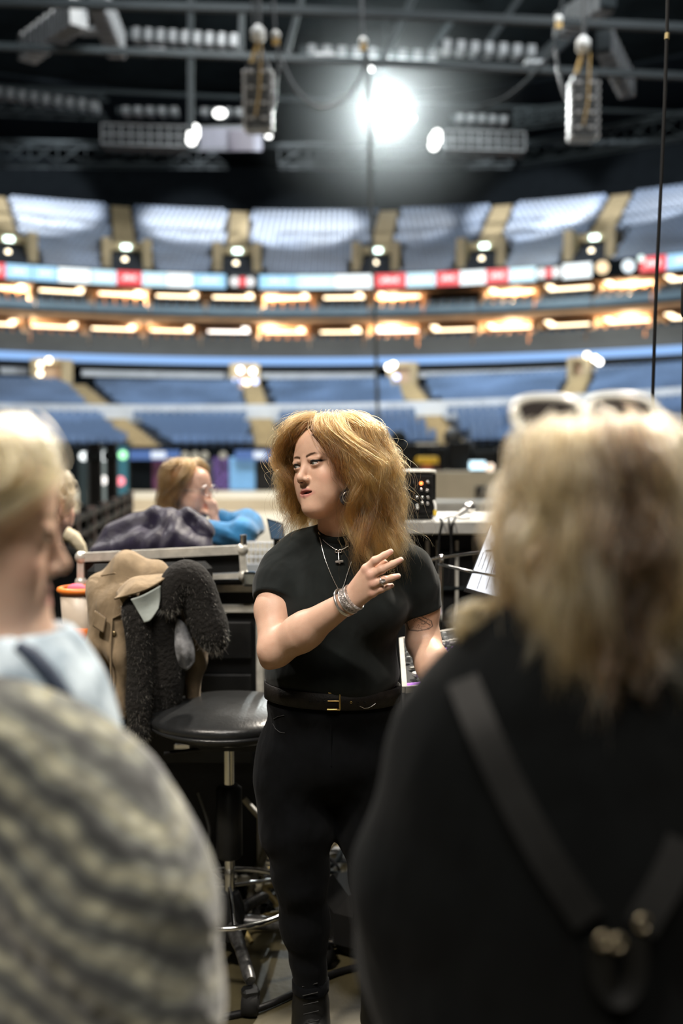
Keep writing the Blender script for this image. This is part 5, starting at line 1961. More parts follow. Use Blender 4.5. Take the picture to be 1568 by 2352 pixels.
head_of_hair(gw, P(432, 1122, gd), gl, math.atan2(-math.cos(D2R(62)), math.sin(D2R(62))), lambda sd, z: 0.95 if z < 0.04 else 0.5, lambda al: -0.18, 90, 22, g_tone, 0.0011, wave=0.006, seed=31, k=14,
             spread=0.011, frizz=0.003, base_tone=(0.20, 0.10, 0.04), ztop=0.132, inner=0.75, strays=0.01)
gg = empty('spectacles', GT @ Vector((0, -0.1, 0)), 'thin-rimmed round glasses worn by the woman in the blue sweater', 'glasses')
for s in (-1, 1):
    MB().ring(GT @ Vector((s * 0.033, -0.108, -0.004)), 0.024, 0.0018, GT.to_3x3() @ Vector((0, -1, 0)), 24, 6).build('rim', M['silver'], gg)
    MB().tube([GT @ Vector((s * 0.057, -0.106, 0.0)), GT @ Vector((s * 0.075, -0.01, 0.0))], 0.0015, 6).build('temple_arm', M['silver'], gg)
MB().tube([GT @ Vector((-0.009, -0.109, -0.002)), GT @ Vector((0, -0.112, 0.002)), GT @ Vector((0.009, -0.109, -0.002))], 0.0015, 6).build('bridge', M['silver'], gg)

# --- person in a black coat with a cream lining, half hidden at the edge
kd = 4.2
kp = empty('person', (P(120, 1400, kd).x, kd, 0.0), 'person with curly fair hair and a black coat with cream lining, half hidden', 'person')
KT = Matrix.Translation(P(118, 1165, kd)) @ Matrix.Rotation(D2R(150), 4, 'Z')
kb = clay((-1.60, 3.85, 0.80), (-0.85, 4.6, 1.70), 0.006)
face_clay(kb, KT, KT.to_3x3(), open_mouth=0.001)
kb.cone(KT @ Vector((0, 0.02, -0.05)), P(110, 1290, kd), 0.05, 0.055, 0.03)
kb.cone(P(110, 1290, kd), P(110, 1400, kd), 0.06, 0.09, 0.04)
link('body', kb.mesh('body', lambda V: face_tones(V, KT, 1.0, (0.62, 0.38, 0.29), (0.52, 0.25, 0.22), (0.22, 0.13, 0.07), liner=False)[0]), M['skin'], kp)
kc = clay((-1.80, 3.65, -0.01), (-0.70, 4.65, 1.46), 0.009)
kc.chain([P(110, 1290, kd), P(160, 1300, kd - .05), P(175, 1420, kd - 0.12), P(178, 1600, kd - 0.2)], [0.07, 0.066, 0.062, 0.055], 0.05)
kc.chain([P(110, 1290, kd), P(50, 1300, kd + .05), P(30, 1450, kd)], [0.07, 0.066, 0.06], 0.05)
kc.ell(P(115, 1420, kd), (0.17, 0.13, 0.26), 0.05)
kc.ell(P(120, 1620, kd - .02), (0.18, 0.15, 0.22), 0.05)
for s in (-1, 1):
    x = P(120, 1650, kd).x + s * 0.10
    kc.chain([Vector((x, kd, 0.70)), Vector((x + .02, kd - .05, 0.45)), Vector((x + .02, kd - .02, 0.09))], [0.10, 0.07, 0.05], 0.05)
    kc.chain([Vector((x, kd, 0.05)), Vector((x + .1, kd - 0.12, 0.04))], [0.045, 0.04], 0.04)
kc_me = kc.mesh('black_coat')
KB = bvh_of(kc_me)
kco = link('black_coat', kc_me, M['sweater'], kp)
MB().tube([on(KB, x, y, 0.004, kd - .1) for x, y in ((150, 1225), (170, 1235), (185, 1255), (195, 1285), (202, 1320))], [0.03, 0.028, 0.022, 0.016, 0.01], 10).build('cream_lining', mat('cream_fleece', (0.66, 0.58, 0.42), 0.9, bump=0.6), kco)
MB().ball(P(98, 1500, kd - 0.22), 0.075, 18, (0.85, 0.6, 1.15)).build('cream_scarf', mat('cream_knit', (0.68, 0.62, 0.46), 0.9, bump=0.8, bscale=60), kco)
head_of_hair(kp, P(112, 1158, kd), [(0.135, -.02, .02), (0.126, -.06, .05), (0.10, -.095, .08), (0.04, -.115, .088), (-.02, -.12, .07), (-.08, -.12, .03), (-.2, -.1, .0)], math.atan2(-math.cos(D2R(150)), math.sin(D2R(150))),
             lambda sd, z: 0.9 if z < 0.04 else 0.4, lambda al: -0.09, 60, 22, lambda rs, al, s: np.array((0.30, 0.19, 0.09)) * (0.5 + rs.rand()), 0.0012, wave=0.018, seed=41, k=14, spread=0.012, frizz=0.006,
             base_tone=(0.25, 0.15, 0.06), ztop=0.135, inner=0.75, strays=0.03)

# ================================================================== THE MIXING POSITION
M['vinyl'] = mat('black_vinyl', (0.016, 0.017, 0.018), 0.30, scale=30, bump=0.08)
M['chrome'] = mat('chrome', (0.75, 0.75, 0.74), 0.12, metal=1.0, var=0.05)
M['alu'] = mat('aluminium_edge', (0.58, 0.57, 0.52), 0.34, metal=0.35, var=0.15, scale=30)
M['case_black'] = mat('case_laminate', (0.006, 0.0065, 0.007), 0.5, scale=60, bump=0.1, spec=0.25)
M['plastic'] = mat('black_plastic', (0.008, 0.0085, 0.009), 0.42, scale=40, spec=0.35)
M['rubber'] = mat('black_rubber', (0.008, 0.008, 0.008), 0.75, spec=0.25)


def bez(pts, n=10):
    q = [Vector(p) for p in pts]
    out = []
    for i in range(len(q) - 1):
        p0, p1, p2, p3 = q[max(i - 1, 0)], q[i], q[i + 1], q[min(i + 2, len(q) - 1)]
        for s in range(n):
            t = s / n
            out.append(0.5 * ((2 * p1) + (p2 - p0) * t + (2 * p0 - 5 * p1 + 4 * p2 - p3) * t * t + (3 * p1 - p0 - 3 * p2 + p3) * t ** 3))
    out.append(q[-1])
    return out


# --- drafting stool
SX, SY = P(525, 1700, 3.05).x, 3.05
st = empty('drafting_stool', (SX, SY, 0), 'black padded drafting stool with chrome column and foot ring beside the woman in the T-shirt', 'stool')
sz = P(525, 1652, 3.0).z
cl = clay((SX - 0.30, SY - 0.30, sz - 0.09), (SX + 0.30, SY + 0.30, sz + 0.09), 0.006)
cl.ell((SX, SY, sz), (0.245, 0.235, 0.055), 0.02)
cl.ell((SX, SY, sz - 0.02), (0.235, 0.225, 0.05), 0.02)
seat_o = link('seat', cl.mesh('stool_seat'), M['vinyl'], st)
MB().ring((SX, SY, sz - 0.018), 0.236, 0.006, n=40, k=8).build('piping', M['vinyl'], seat_o)
MB().box((SX, SY, sz - 0.075), (0.22, 0.18, 0.03), bevel=0.008).build('seat_plate', M['plastic'], st)
MB().tube([(SX + 0.02, SY - 0.05, sz - 0.08), (SX - 0.18, SY - 0.12, sz - 0.085)], 0.006).build('height_lever', M['plastic'], st)
MB().tube([(SX, SY, 0.16), (SX, SY, sz - 0.08)], 0.0165, 16).build('gas_column', M['chrome'], st)
za, zb = P(525, 1985, 3.0).z, P(525, 1815, 3.0).z
MB().lathe([(0.030, 0), (0.041, 0.01), (0.040, zb - za - 0.01), (0.028, zb - za)], (SX, SY, za), 20).build('column_sleeve', M['plastic'], st)
zr = P(525, 2128, 2.85).z
MB().ring((SX, SY, zr), 0.215, 0.009, n=48, k=8).build('foot_ring', M['chrome'], st)
for a in (40, 160, 280):
    MB().tube([(SX, SY, zr + 0.035), (SX + 0.215 * math.cos(D2R(a)), SY + 0.215 * math.sin(D2R(a)), zr)], 0.007, 8).build('ring_spoke', M['chrome'], st)
MB().lathe([(0.050, 0), (0.055, 0.02), (0.045, 0.10), (0.03, 0.14)], (SX, SY, 0.10), 20).build('hub', M['plastic'], st)
for a in range(5):
    t = D2R(-72 + 72 * a)
    d = Vector((math.cos(t), math.sin(t), 0))
    mb = MB()
    mb.tube(bez([Vector((SX, SY, 0.145)) + d * 0.03, Vector((SX, SY, 0.135)) + d * 0.15, Vector((SX, SY, 0.100)) + d * 0.29], 6), [0.022] * 6 + [0.019] * 6 + [0.015], 10)
    mb.build('base_leg', mat('worn_metal', (0.10, 0.10, 0.10), 0.35, metal=0.7, var=0.4, scale=50), st)
    c = Vector((SX, SY, 0.036)) + d * 0.29
    cs = MB().lathe([(0.012, -0.024), (0.034, -0.022), (0.036, 0), (0.034, 0.022), (0.012, 0.024)], c, 20, Vector((-d.y, d.x, 0)).lerp(d, 0.3)).build('caster', M['rubber'], st)
    MB().box(c + Vector((0, 0, 0.032)), (0.04, 0.05, 0.03), t, 0.008).build('caster_hood', M['plastic'], cs)
bkz = P(330, 1400, 3.2).z
MB().box((P(345, 1450, 3.2).x, 3.22, bkz), (0.40, 0.05, 0.30), 0.25, 0.03).build('backrest', M['vinyl'], st)
MB().tube(bez([(SX, SY + 0.12, sz - 0.07), (SX - 0.14, SY + 0.25, sz - 0.04), (P(345, 1500, 3.25).x, 3.27, bkz - 0.1)], 6), 0.012, 8).build('back_bar', M['plastic'], st)

# --- tan parka with fur lining hung over the stool's back
jk = empty('parka', P(330, 1480, 3.0), 'tan hooded parka with dark fur lining hung over the back of the stool', 'jacket')
JD = 3.02
sx = clay((-0.88, 2.78, 0.55), (-0.26, 3.34, 1.40), 0.0045)
sx.chain([P(245, 1345, JD + .06), P(300, 1318, JD + .06), P(350, 1330, JD + .05)], [0.055, 0.062, 0.055], 0.04)
sx.chain([P(235, 1370, JD + .03), P(232, 1480, JD), P(228, 1600, JD + 0.02), P(250, 1720, JD + .04)], [0.050, 0.042, 0.040, 0.035], 0.04)
sx.chain([P(262, 1390, JD - .02), P(272, 1500, JD - .04), P(278, 1640, JD - .03)], [0.040, 0.030, 0.022], 0.03)
sx.chain([P(290, 1370, JD - .02), P(300, 1480, JD)], [0.045, 0.03], 0.03)
sx.chain([P(350, 1340, JD + .04), P(420, 1370, JD + 0.05), P(450, 1480, JD + .06), P(445, 1620, JD + .08)], [0.05, 0.045, 0.035, 0.02], 0.04)
sx.ell(P(330, 1480, JD + .10), (0.15, 0.06, 0.20), 0.05)


def jk_folds(X, Y, Z):
    return (0.0045 * np.sin(55 * X + 10 * Z + 3.0 * np.sin(13 * Z)) + 0.003 * np.sin(30 * Z + 40 * X)).astype(np.float32)


sx.warp(jk_folds)
M['tan_cloth'] = cloth_mat('tan_canvas', (0.25, 0.185, 0.115), 0.85, fold=0.5, fscale=14, var=0.12, sheen=0.1)
sx_me = sx.mesh('parka_shell')
XB = bvh_of(sx_me)
shell = link('parka_shell', sx_me, M['tan_cloth'], jk)
# collar folded over, standing off the shell
def sheet(name, rows, mat_, parent, th=0.006, sub=2, n=6):
    """a cloth panel through a grid of points, with thickness"""
    g = [bez(r, n) for r in rows]
    w = len(g[0])
    cols = [bez([g[i][j] for i in range(len(g))], n) for j in range(w)]
    h = len(cols[0])
    vs = [cols[j][i] for i in range(h) for j in range(w)]
    fs = [(i * w + j, i * w + j + 1, (i + 1) * w + j + 1, (i + 1) * w + j) for i in range(h - 1) for j in range(w - 1)]
    o = MB().raw(vs, fs, True).build(name, mat_, parent)
    so = o.modifiers.new('thick', 'SOLIDIFY')
    so.thickness = th
    so.offset = 0
    return o


sheet('collar', [[P(268, 1362, JD - .06), P(300, 1330, JD - .05), P(345, 1322, JD - .03), P(400, 1318, JD - .02)],
                 [P(270, 1370, JD - .10), P(305, 1345, JD - .11), P(350, 1338, JD - .09), P(402, 1312, JD - .06)],
                 [P(262, 1376, JD - .12), P(300, 1366, JD - .13), P(345, 1350, JD - .11), P(396, 1318, JD - .08)]], M['tan_cloth'], jk)
sheet('hood_lining', [[P(300, 1376, JD - .125), P(330, 1366, JD - .12), P(368, 1345, JD - .10)],
                      [P(316, 1404, JD - .12), P(338, 1394, JD - .11), P(368, 1374, JD - .10)],
                      [P(332, 1430, JD - .12), P(346, 1424, JD - .12), P(364, 1398, JD - .11)]], mat('grey_green_lining', (0.34, 0.38, 0.36), 0.7, bump=0.2), jk)
sheet('lining_patch', [[P(385, 1430, JD - .02), P(405, 1420, JD - .04), P(432, 1440, JD - .02)],
                       [P(398, 1490, JD - .04), P(418, 1480, JD - .06), P(446, 1490, JD - .03)],
                       [P(412, 1530, JD - .03), P(428, 1540, JD - .05), P(446, 1520, JD - .03)]], mat('satin_lining', (0.26, 0.265, 0.28), 0.35, var=0.8, scale=22), jk)
fl_ = sheet('pocket_flap', [[P(218, 1402, JD - .07), P(244, 1420, JD - .075)], [P(214, 1438, JD - .07), P(238, 1454, JD - .08)]], M['tan_cloth'], jk, 0.008)
MB().lathe([(0.002, 0.003), (0.0075, 0.002), (0.0085, -0.001), (0.006, -0.003)], on(XB, 261, 1455, 0.003, 2.9), 14, (0, -1, 0)).build('snap_button', mat('dull_brass', (0.25, 0.19, 0.10), 0.4, metal=0.8), jk)
MB().tube([on(XB, x, y, 0.001, 2.95) for x, y in ((232, 1322), (262, 1316), (300, 1330), (305, 1350))], 0.0025, 6).build('yoke_seam', M['tan_cloth'], shell)
MB().tube([on(XB, x, y, 0.004, 2.95) for x, y in ((300, 1400), (258, 1420), (254, 1500), (256, 1600), (254, 1660))], 0.004, 6).build('placket_edge', M['tan_cloth'], shell)


def fur(name, pts, rad, n, ln, parent, seed, tone_a=(0.020, 0.017, 0.014), tone_b=(0.42, 0.35, 0.25), droop=0.4):
    """a thick fur roll along a path"""
    rs = np.random.RandomState(seed)
    path = bez(pts, 10)
    lo = [min(p[i] for p in path) - 0.09 for i in range(3)]
    hi = [max(p[i] for p in path) + 0.09 for i in range(3)]
    c = clay(lo, hi, 0.006)
    m_ = len(path)
    rr = [np.interp(i / (m_ - 1), np.linspace(0, 1, len(rad)), rad) for i in range(m_)]
    for i in range(m_ - 1):
        c.cone(path[i], path[i + 1], rr[i], rr[i + 1], 0.02)
    o = link(name, c.mesh(name), mat(name + '_hide', (0.006, 0.005, 0.004), 0.95, bump=0.8, bscale=80), parent)
    A = []
    T = []
    for i in range(n):
        k = rs.randint(0, m_ - 1)
        d = rs.randn(3)
        d[1] -= 0.5
        d /= np.linalg.norm(d)
        b = np.array(path[k].lerp(path[k + 1], rs.rand())) + d * rr[k] * 0.95
        e = d * 0.7 + np.array((0, 0, -droop)) + rs.randn(3) * 0.35
        t = np.linspace(0, 1, 5)[:, None]
        A.append(b + e * t * ln * (0.5 + rs.rand()) + np.array((0, 0, -1)) * t ** 2 * ln * 0.4)
        w = rs.rand() ** 2
        T.append(np.array(tone_a) * (1 - w) + np.array(tone_b) * w)
    strands(name + '_pile', np.array(A), 0.0004, np.array(T), M['hair'], o)
    return o


fur('fur_facing', [P(308, 1395, JD - .08), P(318, 1450, JD - .08), P(322, 1540, JD - .07), P(318, 1620, JD - .07), P(322, 1690, JD - .06)], [0.030, 0.030, 0.030, 0.028, 0.02], 9000, 0.013, jk, 3)
fur('fur_collar', [P(392, 1395, JD - .07), P(400, 1345, JD - .06), P(428, 1325, JD - .05), P(452, 1350, JD - .04), P(466, 1400, JD - .03), P(482, 1440, JD - .03), P(492, 1470, JD - .03)],
    [0.022, 0.034, 0.040, 0.042, 0.046, 0.044, 0.030], 11000, 0.014, jk, 5)
fur('fur_inner', [P(372, 1400, JD - .02), P(366, 1470, JD - .01), P(380, 1560, JD + .0), P(376, 1660, JD + .02)], [0.045, 0.055, 0.05, 0.03], 4000, 0.013, jk, 6, tone_b=(0.10, 0.085, 0.07))

# --- flight case with aluminium edges behind the stool
FX0, FX1, FD = P(186, 1300, 3.45).x, P(596, 1300, 3.45).x, 3.45
ft = P(400, 1342, FD).z
fc_ = empty('flight_case', ((FX0 + FX1) / 2, FD + 0.3, 0), 'black flight case with aluminium edges and an open tray lid behind the parka', 'case')
W_ = FX1 - FX0
xm = (FX0 + FX1) / 2
MB().box((xm, FD + 0.31, 0.09 + (ft - 0.09) / 2), (W_, 0.60, ft - 0.10), bevel=0.006).build('case_body', M['case_black'], fc_)
for z in (ft - 0.012, P(400, 1398, FD).z, 0.11):
    MB().box((xm, FD + 0.005, z), (W_ + 0.012, 0.03, 0.030), bevel=0.004).build('edge_profile', M['alu'], fc_)
for x in (FX0, FX1):
    MB().box((x, FD + 0.005, (ft + .1) / 2), (0.026, 0.03, ft - 0.1), bevel=0.004).build('edge_profile', M['alu'], fc_)
for i in range(3):
    z = P(400, 1470 + i * 120, FD).z
    dr = MB().box((xm + 0.04, FD - 0.004, z), (W_ * 0.78, 0.02, 0.13), bevel=0.004).build('drawer_front', M['plastic'], fc_)
    MB().box((xm + 0.06, FD - 0.022, z), (0.10, 0.014, 0.022), bevel=0.004).build('drawer_handle', M['chrome'], dr)
for sx_ in (-1, 1):
    for sy_ in (0.06, 0.54):
        MB().lathe([(0.02, -0.02), (0.048, -0.018), (0.048, 0.018), (0.02, 0.02)], (xm + sx_ * (W_ / 2 - 0.08), FD + sy_, 0.048), 18, (1, 0, 0)).build('caster', M['rubber'], fc_)
# the tray that stands on it: aluminium angle frame with ball corners
TD = 3.38
a0, a1 = P(186, 1280, TD), P(556, 1262, TD)
b0, b1 = P(186, 1338, TD), P(560, 1322, TD)
ty = empty('case_tray', (xm, TD, ft), 'shallow black case tray with aluminium rails lying on the flight case', 'case')
MB().beam(a0, a1, 0.026, 0.030).build('rail', M['alu'], ty)
MB().beam(b0, b1, 0.020, 0.016).build('rail', M['alu'], ty)
for (p, q) in ((a0, b0), (a1, b1)):
    MB().beam(p, q, 0.022, 0.022, (0, 1, 0)).build('rail', M['alu'], ty)
MB().beam(a0 + Vector((0, 0.03, -0.04)), a1 + Vector((0, 0.03, -0.04)), 0.04, 0.075).build('panel', M['case_black'], ty)
for p in (a0, a1, b0, b1):
    MB().ball(p, 0.022, 12).build('corner_ball', M['alu'], ty)
MB().box((xm, TD + 0.28, ft + 0.012), (W_ * 0.95, 0.5, 0.02)).build('tray', M['case_black'], ty)
MB().tube([a1 + Vector((0.004, 0, 0.0)), a1 + Vector((0.004, 0, 0.05))], 0.012, 10).build('latch_pin', M['chrome'], ty)
MB().box(b1 + Vector((0.02, -0.01, -0.01)), (0.05, 0.03, 0.05), bevel=0.008).build('butterfly_latch', M['chrome'], ty)

# navy coat heaped on the case
cd = 3.78
nv_ = clay((-1.05, 3.45, 1.12), (-0.44, 4.1, 1.52), 0.0055)
nv_.chain([P(225, 1262, cd), P(262, 1232, cd), P(320, 1212, cd), P(400, 1208, cd), P(455, 1218, cd)], [0.030, 0.048, 0.062, 0.064, 0.050], 0.05)
nv_.chain([P(230, 1275, cd - .06), P(340, 1258, cd - .1), P(455, 1255, cd - .06)], [0.05, 0.066, 0.055], 0.05)
nv_.chain([P(462, 1222, cd - .04), P(468, 1262, cd - .08)], [0.036, 0.03], 0.03)


def coat_folds(X, Y, Z):
    return (0.010 * np.sin(22 * X + 20 * Z + 3 * np.sin(13 * Z + 9 * X)) + 0.004 * np.sin(52 * X - 40 * Z + 3 * np.sin(19 * X))).astype(np.float32)


nv_.warp(coat_folds)
tag(link('folded_coat', nv_.mesh('folded_coat'), cloth_mat('navy_nylon', (0.016, 0.013, 0.030), 0.5, fold=0.5, fscale=12, var=0.2, sheen=0.12)), 'crumpled navy coat heaped on the flight case', 'coat')

# pale perforated panel behind, left of the speaking woman
pf = empty('perforated_screen', P(590, 1290, 4.15), 'pale perforated metal panel behind the flight case', 'panel')
p0, p1 = P(566, 1246, 4.15), P(650, 1400, 4.15)
for i in range(9):
    x = p0.x + (p1.x - p0.x) * i / 8
    MB().box((x, 4.15, (p0.z) / 2), (0.005, 0.01, p0.z)).build('wire', M['pale_wire'] if 'pale_wire' in M else M['parapet'], pf)
for i in range(14):
    z = p0.z - 0.03 * i
    MB().box(((p0.x + p1.x) / 2, 4.155, z), (p1.x - p0.x, 0.008, 0.005)).build('wire', M['parapet'], pf)
MB().box(((p0.x + p1.x) / 2, 4.20, p0.z / 2), (p1.x - p0.x, 0.01, p0.z)).build('backing', mat('cream_backing', (0.50, 0.46, 0.36), 0.8), pf)

# orange and white bucket
bkx = P(190, 1400, 3.3)
bu = empty('bucket', (bkx.x, 3.3, P(180, 1480, 3.3).z), 'white bucket with bright orange rim and band beside the parka', 'bucket')
z0, z1 = P(180, 1482, 3.3).z, P(180, 1352, 3.22).z
MB().lathe([(0.058, 0), (0.062, 0.004), (0.073, z1 - z0 - 0.02), (0.07, z1 - z0 - 0.02)], (bkx.x, 3.3, z0), 28).build('tub', mat('milky_plastic', (0.62, 0.52, 0.42), 0.4), bu)
MB().ring((bkx.x, 3.3, z1 - 0.012), 0.074, 0.010, n=32, k=8).build('rim', mat('orange_plastic', (0.85, 0.22, 0.03), 0.4), bu)
MB().lathe([(0.060, 0), (0.067, 0.002), (0.069, 0.045), (0.064, 0.047)], (bkx.x, 3.3, z0 + 0.02), 28).build('band', mat('orange_band', (0.80, 0.20, 0.03), 0.4), bu)
MB().ball((bkx.x - 0.02, 3.3, z1 - 0.01), 0.025, 12, (1.3, 1, 0.7)).build('pink_cloth', mat('pink_cloth', (0.75, 0.10, 0.18), 0.7), bu)
stn = MB().box((bkx.x, 3.3, z0 / 2 - 0.004), (0.20, 0.20, z0 - 0.008), bevel=0.005).build('case_stack', M['case_black'])
tag(stn, 'narrow black equipment case under the orange-rimmed bucket', 'case')

# small tilted tablet left of the speaking woman
tb = empty('tablet', P(632, 1215, 3.3), 'small dark tablet tilted beside the golden hair', 'tablet')
q = [P(612, 1190, 3.55), P(650, 1202, 3.57), P(654, 1240, 3.55), P(622, 1240, 3.53)]
MB().raw(q + [v + Vector((0, 0.012, 0)) for v in q], [(3, 2, 1, 0), (4, 5, 6, 7), (0, 1, 5, 4), (1, 2, 6, 5), (2, 3, 7, 6), (3, 0, 4, 7)]).build('bezel', M['plastic'], tb)
cn = sum(q, Vector()) / 4
q2 = [v.lerp(cn, 0.14) + Vector((0, -0.002, 0)) for v in q]
MB().raw(q2, [(3, 2, 1, 0)]).build('screen', glow('tablet_glow', (0.05, 0.12, 0.20), 0.6), tb)
MB().tube([cn + Vector((0, .02, 0)), Vector((cn.x, 3.6, 0.0))], 0.012, 8).build('stand_pole', M['plastic'], tb)

# --- silver worktop, powered speaker, microphone and leads (right of the woman)
WD = 3.55
wz = P(1040, 1196, WD).z
wt = empty('rack_case', (P(1060, 1300, WD).x, WD + 0.3, 0), 'tall black rack case with a pale aluminium top behind the mixing desk', 'case')
wx0, wx1 = P(868, 1200, WD).x, P(1210, 1200, WD).x
MB().box(((wx0 + wx1) / 2, WD + 0.32, wz - 0.025), (wx1 - wx0, 0.66, 0.05), bevel=0.006).build('worktop', M['alu_pale'] if 'alu_pale' in M else mat('brushed_top', (0.60, 0.60, 0.57), 0.35, metal=0.5, scale=20), wt)
MB().box(((wx0 + wx1) / 2, WD + 0.36, (wz - 0.05) / 2), (wx1 - wx0 - 0.04, 0.56, wz - 0.06), bevel=0.006).build('case_body', M['case_black'], wt)
for px in (985, 1010, 1054):
    x = P(px, 1300, WD).x
    MB().box((x, WD + 0.07, wz - 0.45), (0.014, 0.02, 0.75), bevel=0.003).build('rack_rail', M['alu'], wt)
for i in range(4):
    z = wz - 0.12 - 0.13 * i
    MB().box((P(1060, 1300, WD).x, WD + 0.065, z), (0.16, 0.012, 0.012)).build('rack_slot', M['steel'], wt)

sp = empty('powered_speaker', P(935, 1190, 3.6), 'black powered monitor speaker with knobs and an orange lamp behind the golden hair', 'speaker')
x0, x1 = P(872, 1150, 3.6).x, P(1002, 1150, 3.6).x
zb_, zt_ = wz, P(950, 1081, 3.6).z
h_ = zt_ - zb_
MB().box(((x0 + x1) / 2, 3.74, zb_ + h_ / 2), (x1 - x0, 0.26, h_), bevel=0.016).build('cabinet', M['plastic'], sp)
MB().box(((x0 + x1) / 2, 3.735, zt_ - 0.004), (x1 - x0 + 0.006, 0.262, 0.014), bevel=0.006).build('top_trim', M['alu'], sp)
MB().box((P(970, 1130, 3.6).x, 3.606, zb_ + h_ * 0.52), (0.085, 0.012, h_ * 0.78), bevel=0.004).build('control_panel', M['rubber'], sp)
MB().lathe([(0.05, -0.004), (0.055, 0.004), (0.03, -0.006), (0.008, 0.0)], (P(915, 1130, 3.6).x, 3.606, zb_ + h_ * 0.5), 24, (0, -1, 0)).build('cone', M['rubber'], sp)
for i, (px, py) in enumerate(((950, 1110), (982, 1107), (967, 1124), (980, 1126), (950, 1124), (957, 1142), (969, 1142), (982, 1142), (969, 1154), (981, 1156), (957, 1160), (958, 1166))):
    MB().lathe([(0.0062, 0), (0.0058, 0.010), (0.0045, 0.013), (0.001, 0.0135)], P(px, py, 3.598), 12, (0, -1, 0)).build('knob', M['chrome'] if i not in (0, 4) else M['steel'], sp)
MB().ball(P(967, 1110, 3.592), 0.0055, 12).build('power_lamp', glow('orange_led', (1.0, 0.22, 0.05), 6), sp)
MB().tube(bez([P(996, 1150, 3.585), P(1000, 1165, 3.57), P(999, 1190, 3.55)]), 0.004, 8).build('lead', M['white'], sp)
MB().tube([P(999, 1172, 3.56), P(999, 1184, 3.555)], 0.0065, 8).build('lead_tag', mat('yellow_tape', (0.85, 0.60, 0.05), 0.5), sp)

mc = empty('microphone', P(1060, 1180, 3.5), 'silver microphone lying on the pale worktop', 'microphone')
ma, mb_ = P(1046, 1186, 3.62), P(1072, 1170, 3.66)
MB().tube([ma, mb_], [0.008, 0.013], 12).build('handle', mat('grey_mic', (0.5, 0.5, 0.5), 0.35, metal=0.6), mc)
MB().ball(mb_ + (mb_ - ma).normalized() * 0.014, 0.024, 14).build('grille', M['silver'], mc)
lead_lab = ['thin black lead looping over the worktop edge by the speaker', 'thin black lead hanging beside the yellow tape', 'pale lead lying in a loop on the worktop', 'black lead curling under the microphone']
for k, (pts, m_) in enumerate(((((1010, 1192), (1015, 1200), (1008, 1240), (1004, 1320)), M['black']), (((1030, 1190), (1032, 1205), (1036, 1260), (1030, 1340)), M['black']),
                               (((1018, 1192), (1035, 1186), (1060, 1190), (1080, 1188)), M['white']), (((1046, 1188), (1040, 1200), (1036, 1230), (1040, 1300)), M['black']))):
    tag(MB().tube(bez([P(x, y, 3.52 if y > 1195 else 3.6) for x, y in pts]), 0.0045, 8).build('audio_lead', m_), lead_lab[k], 'lead', 'leads on the worktop')

# --- boom stand in front of the bright display
bs = empty('boom_stand', (P(1010, 1300, 3.24).x, 3.24, 0), 'chrome boom stand with a ball joint in front of the bright display', 'stand')
bj = P(1013, 1281, 3.24)
MB().tube([Vector((bj.x - .006, 3.24, 0.05)), bj], 0.0075, 10).build('upright', M['chrome'], bs)
MB().ball(bj, 0.0115, 14).build('ball_joint', M['chrome'], bs)
MB().tube([P(940, 1296, 3.30), bj, P(1150, 1262, 2.98)], 0.0050, 8).build('boom', M['chrome'], bs)
MB().tube([P(1008, 1296, 3.24), P(1085, 1314, 2.98), P(1175, 1330, 2.94)], 0.0048, 8).build('boom', M['chrome'], bs)
for a in (30, 150, 270):
    MB().tube([Vector((bj.x, 3.24, 0.14)), Vector((bj.x + 0.16 * math.cos(D2R(a)), 3.24 + 0.16 * math.sin(D2R(a)), 0.012))], 0.008, 8).build('foot', M['plastic'], bs)

# --- bright display leaning above the console
ds = empty('display', P(1130, 1290, 2.98), 'bright white display panel leaning above the mixing console', 'display')
q = [P(1128, 1203, 3.10), P(1248, 1216, 3.12), P(1210, 1392, 2.98), P(1069, 1352, 2.96)]
nrm = (q[1] - q[0]).cross(q[3] - q[0]).normalized()
if nrm.y > 0:
    nrm = -nrm
MB().raw(q + [v - nrm * 0.02 for v in q], [(0, 1, 2, 3), (7, 6, 5, 4), (0, 4, 5, 1), (1, 5, 6, 2), (2, 6, 7, 3), (3, 7, 4, 0)]).build('screen_body', M['plastic'], ds)
cn = sum(q, Vector()) / 4
sc_ = [v.lerp(cn, 0.02) + nrm * 0.002 for v in q]
MB().raw(sc_, [(0, 1, 2, 3)]).build('screen', glow('white_screen', (0.90, 0.93, 1.0), 1.7), ds)
bi = lambda u, v: (sc_[0].lerp(sc_[1], u)).lerp(sc_[3].lerp(sc_[2], u), v) + nrm * 0.0015
for (u0, v0, u1, v1, w) in ((0.05, 0.45, 0.05, 0.68, 0.0016), (0.12, 0.46, 0.12, 0.7, 0.0016), (0.2, 0.46, 0.2, 0.72, 0.0016), (0.16, 0.76, 0.16, 0.98, 0.0016), (0.0, 0.74, 0.6, 0.74, 0.0012), (0.3, 0.2, 0.3, 0.95, 0.0012), (0.3, 0.5, 0.9, 0.5, 0.0012), (0.5, 0.2, 0.5, 0.5, 0.0012)):
    MB().tube([bi(u0, v0), bi(u1, v1)], w, 6).build('ruled_line', mat('grey_line', (0.12, 0.12, 0.14), 0.5), ds)
MB().tube([bi(0.0, 0.005), bi(0.35, 0.005)], 0.0035, 6).build('red_bar', glow('red_header', (1.0, 0.15, 0.12), 0.9), ds)
MB().raw([bi(0.32, 0.55), bi(0.5, 0.55), bi(0.5, 0.7), bi(0.32, 0.7)], [(0, 1, 2, 3)]).build('lilac_field', glow('lilac_field', (0.60, 0.50, 0.95), 0.8), ds)
MB().tube([cn - nrm * 0.02, Vector((cn.x + 0.02, cn.y + 0.06, 1.05))], 0.014, 8).build('support_arm', M['plastic'], ds)

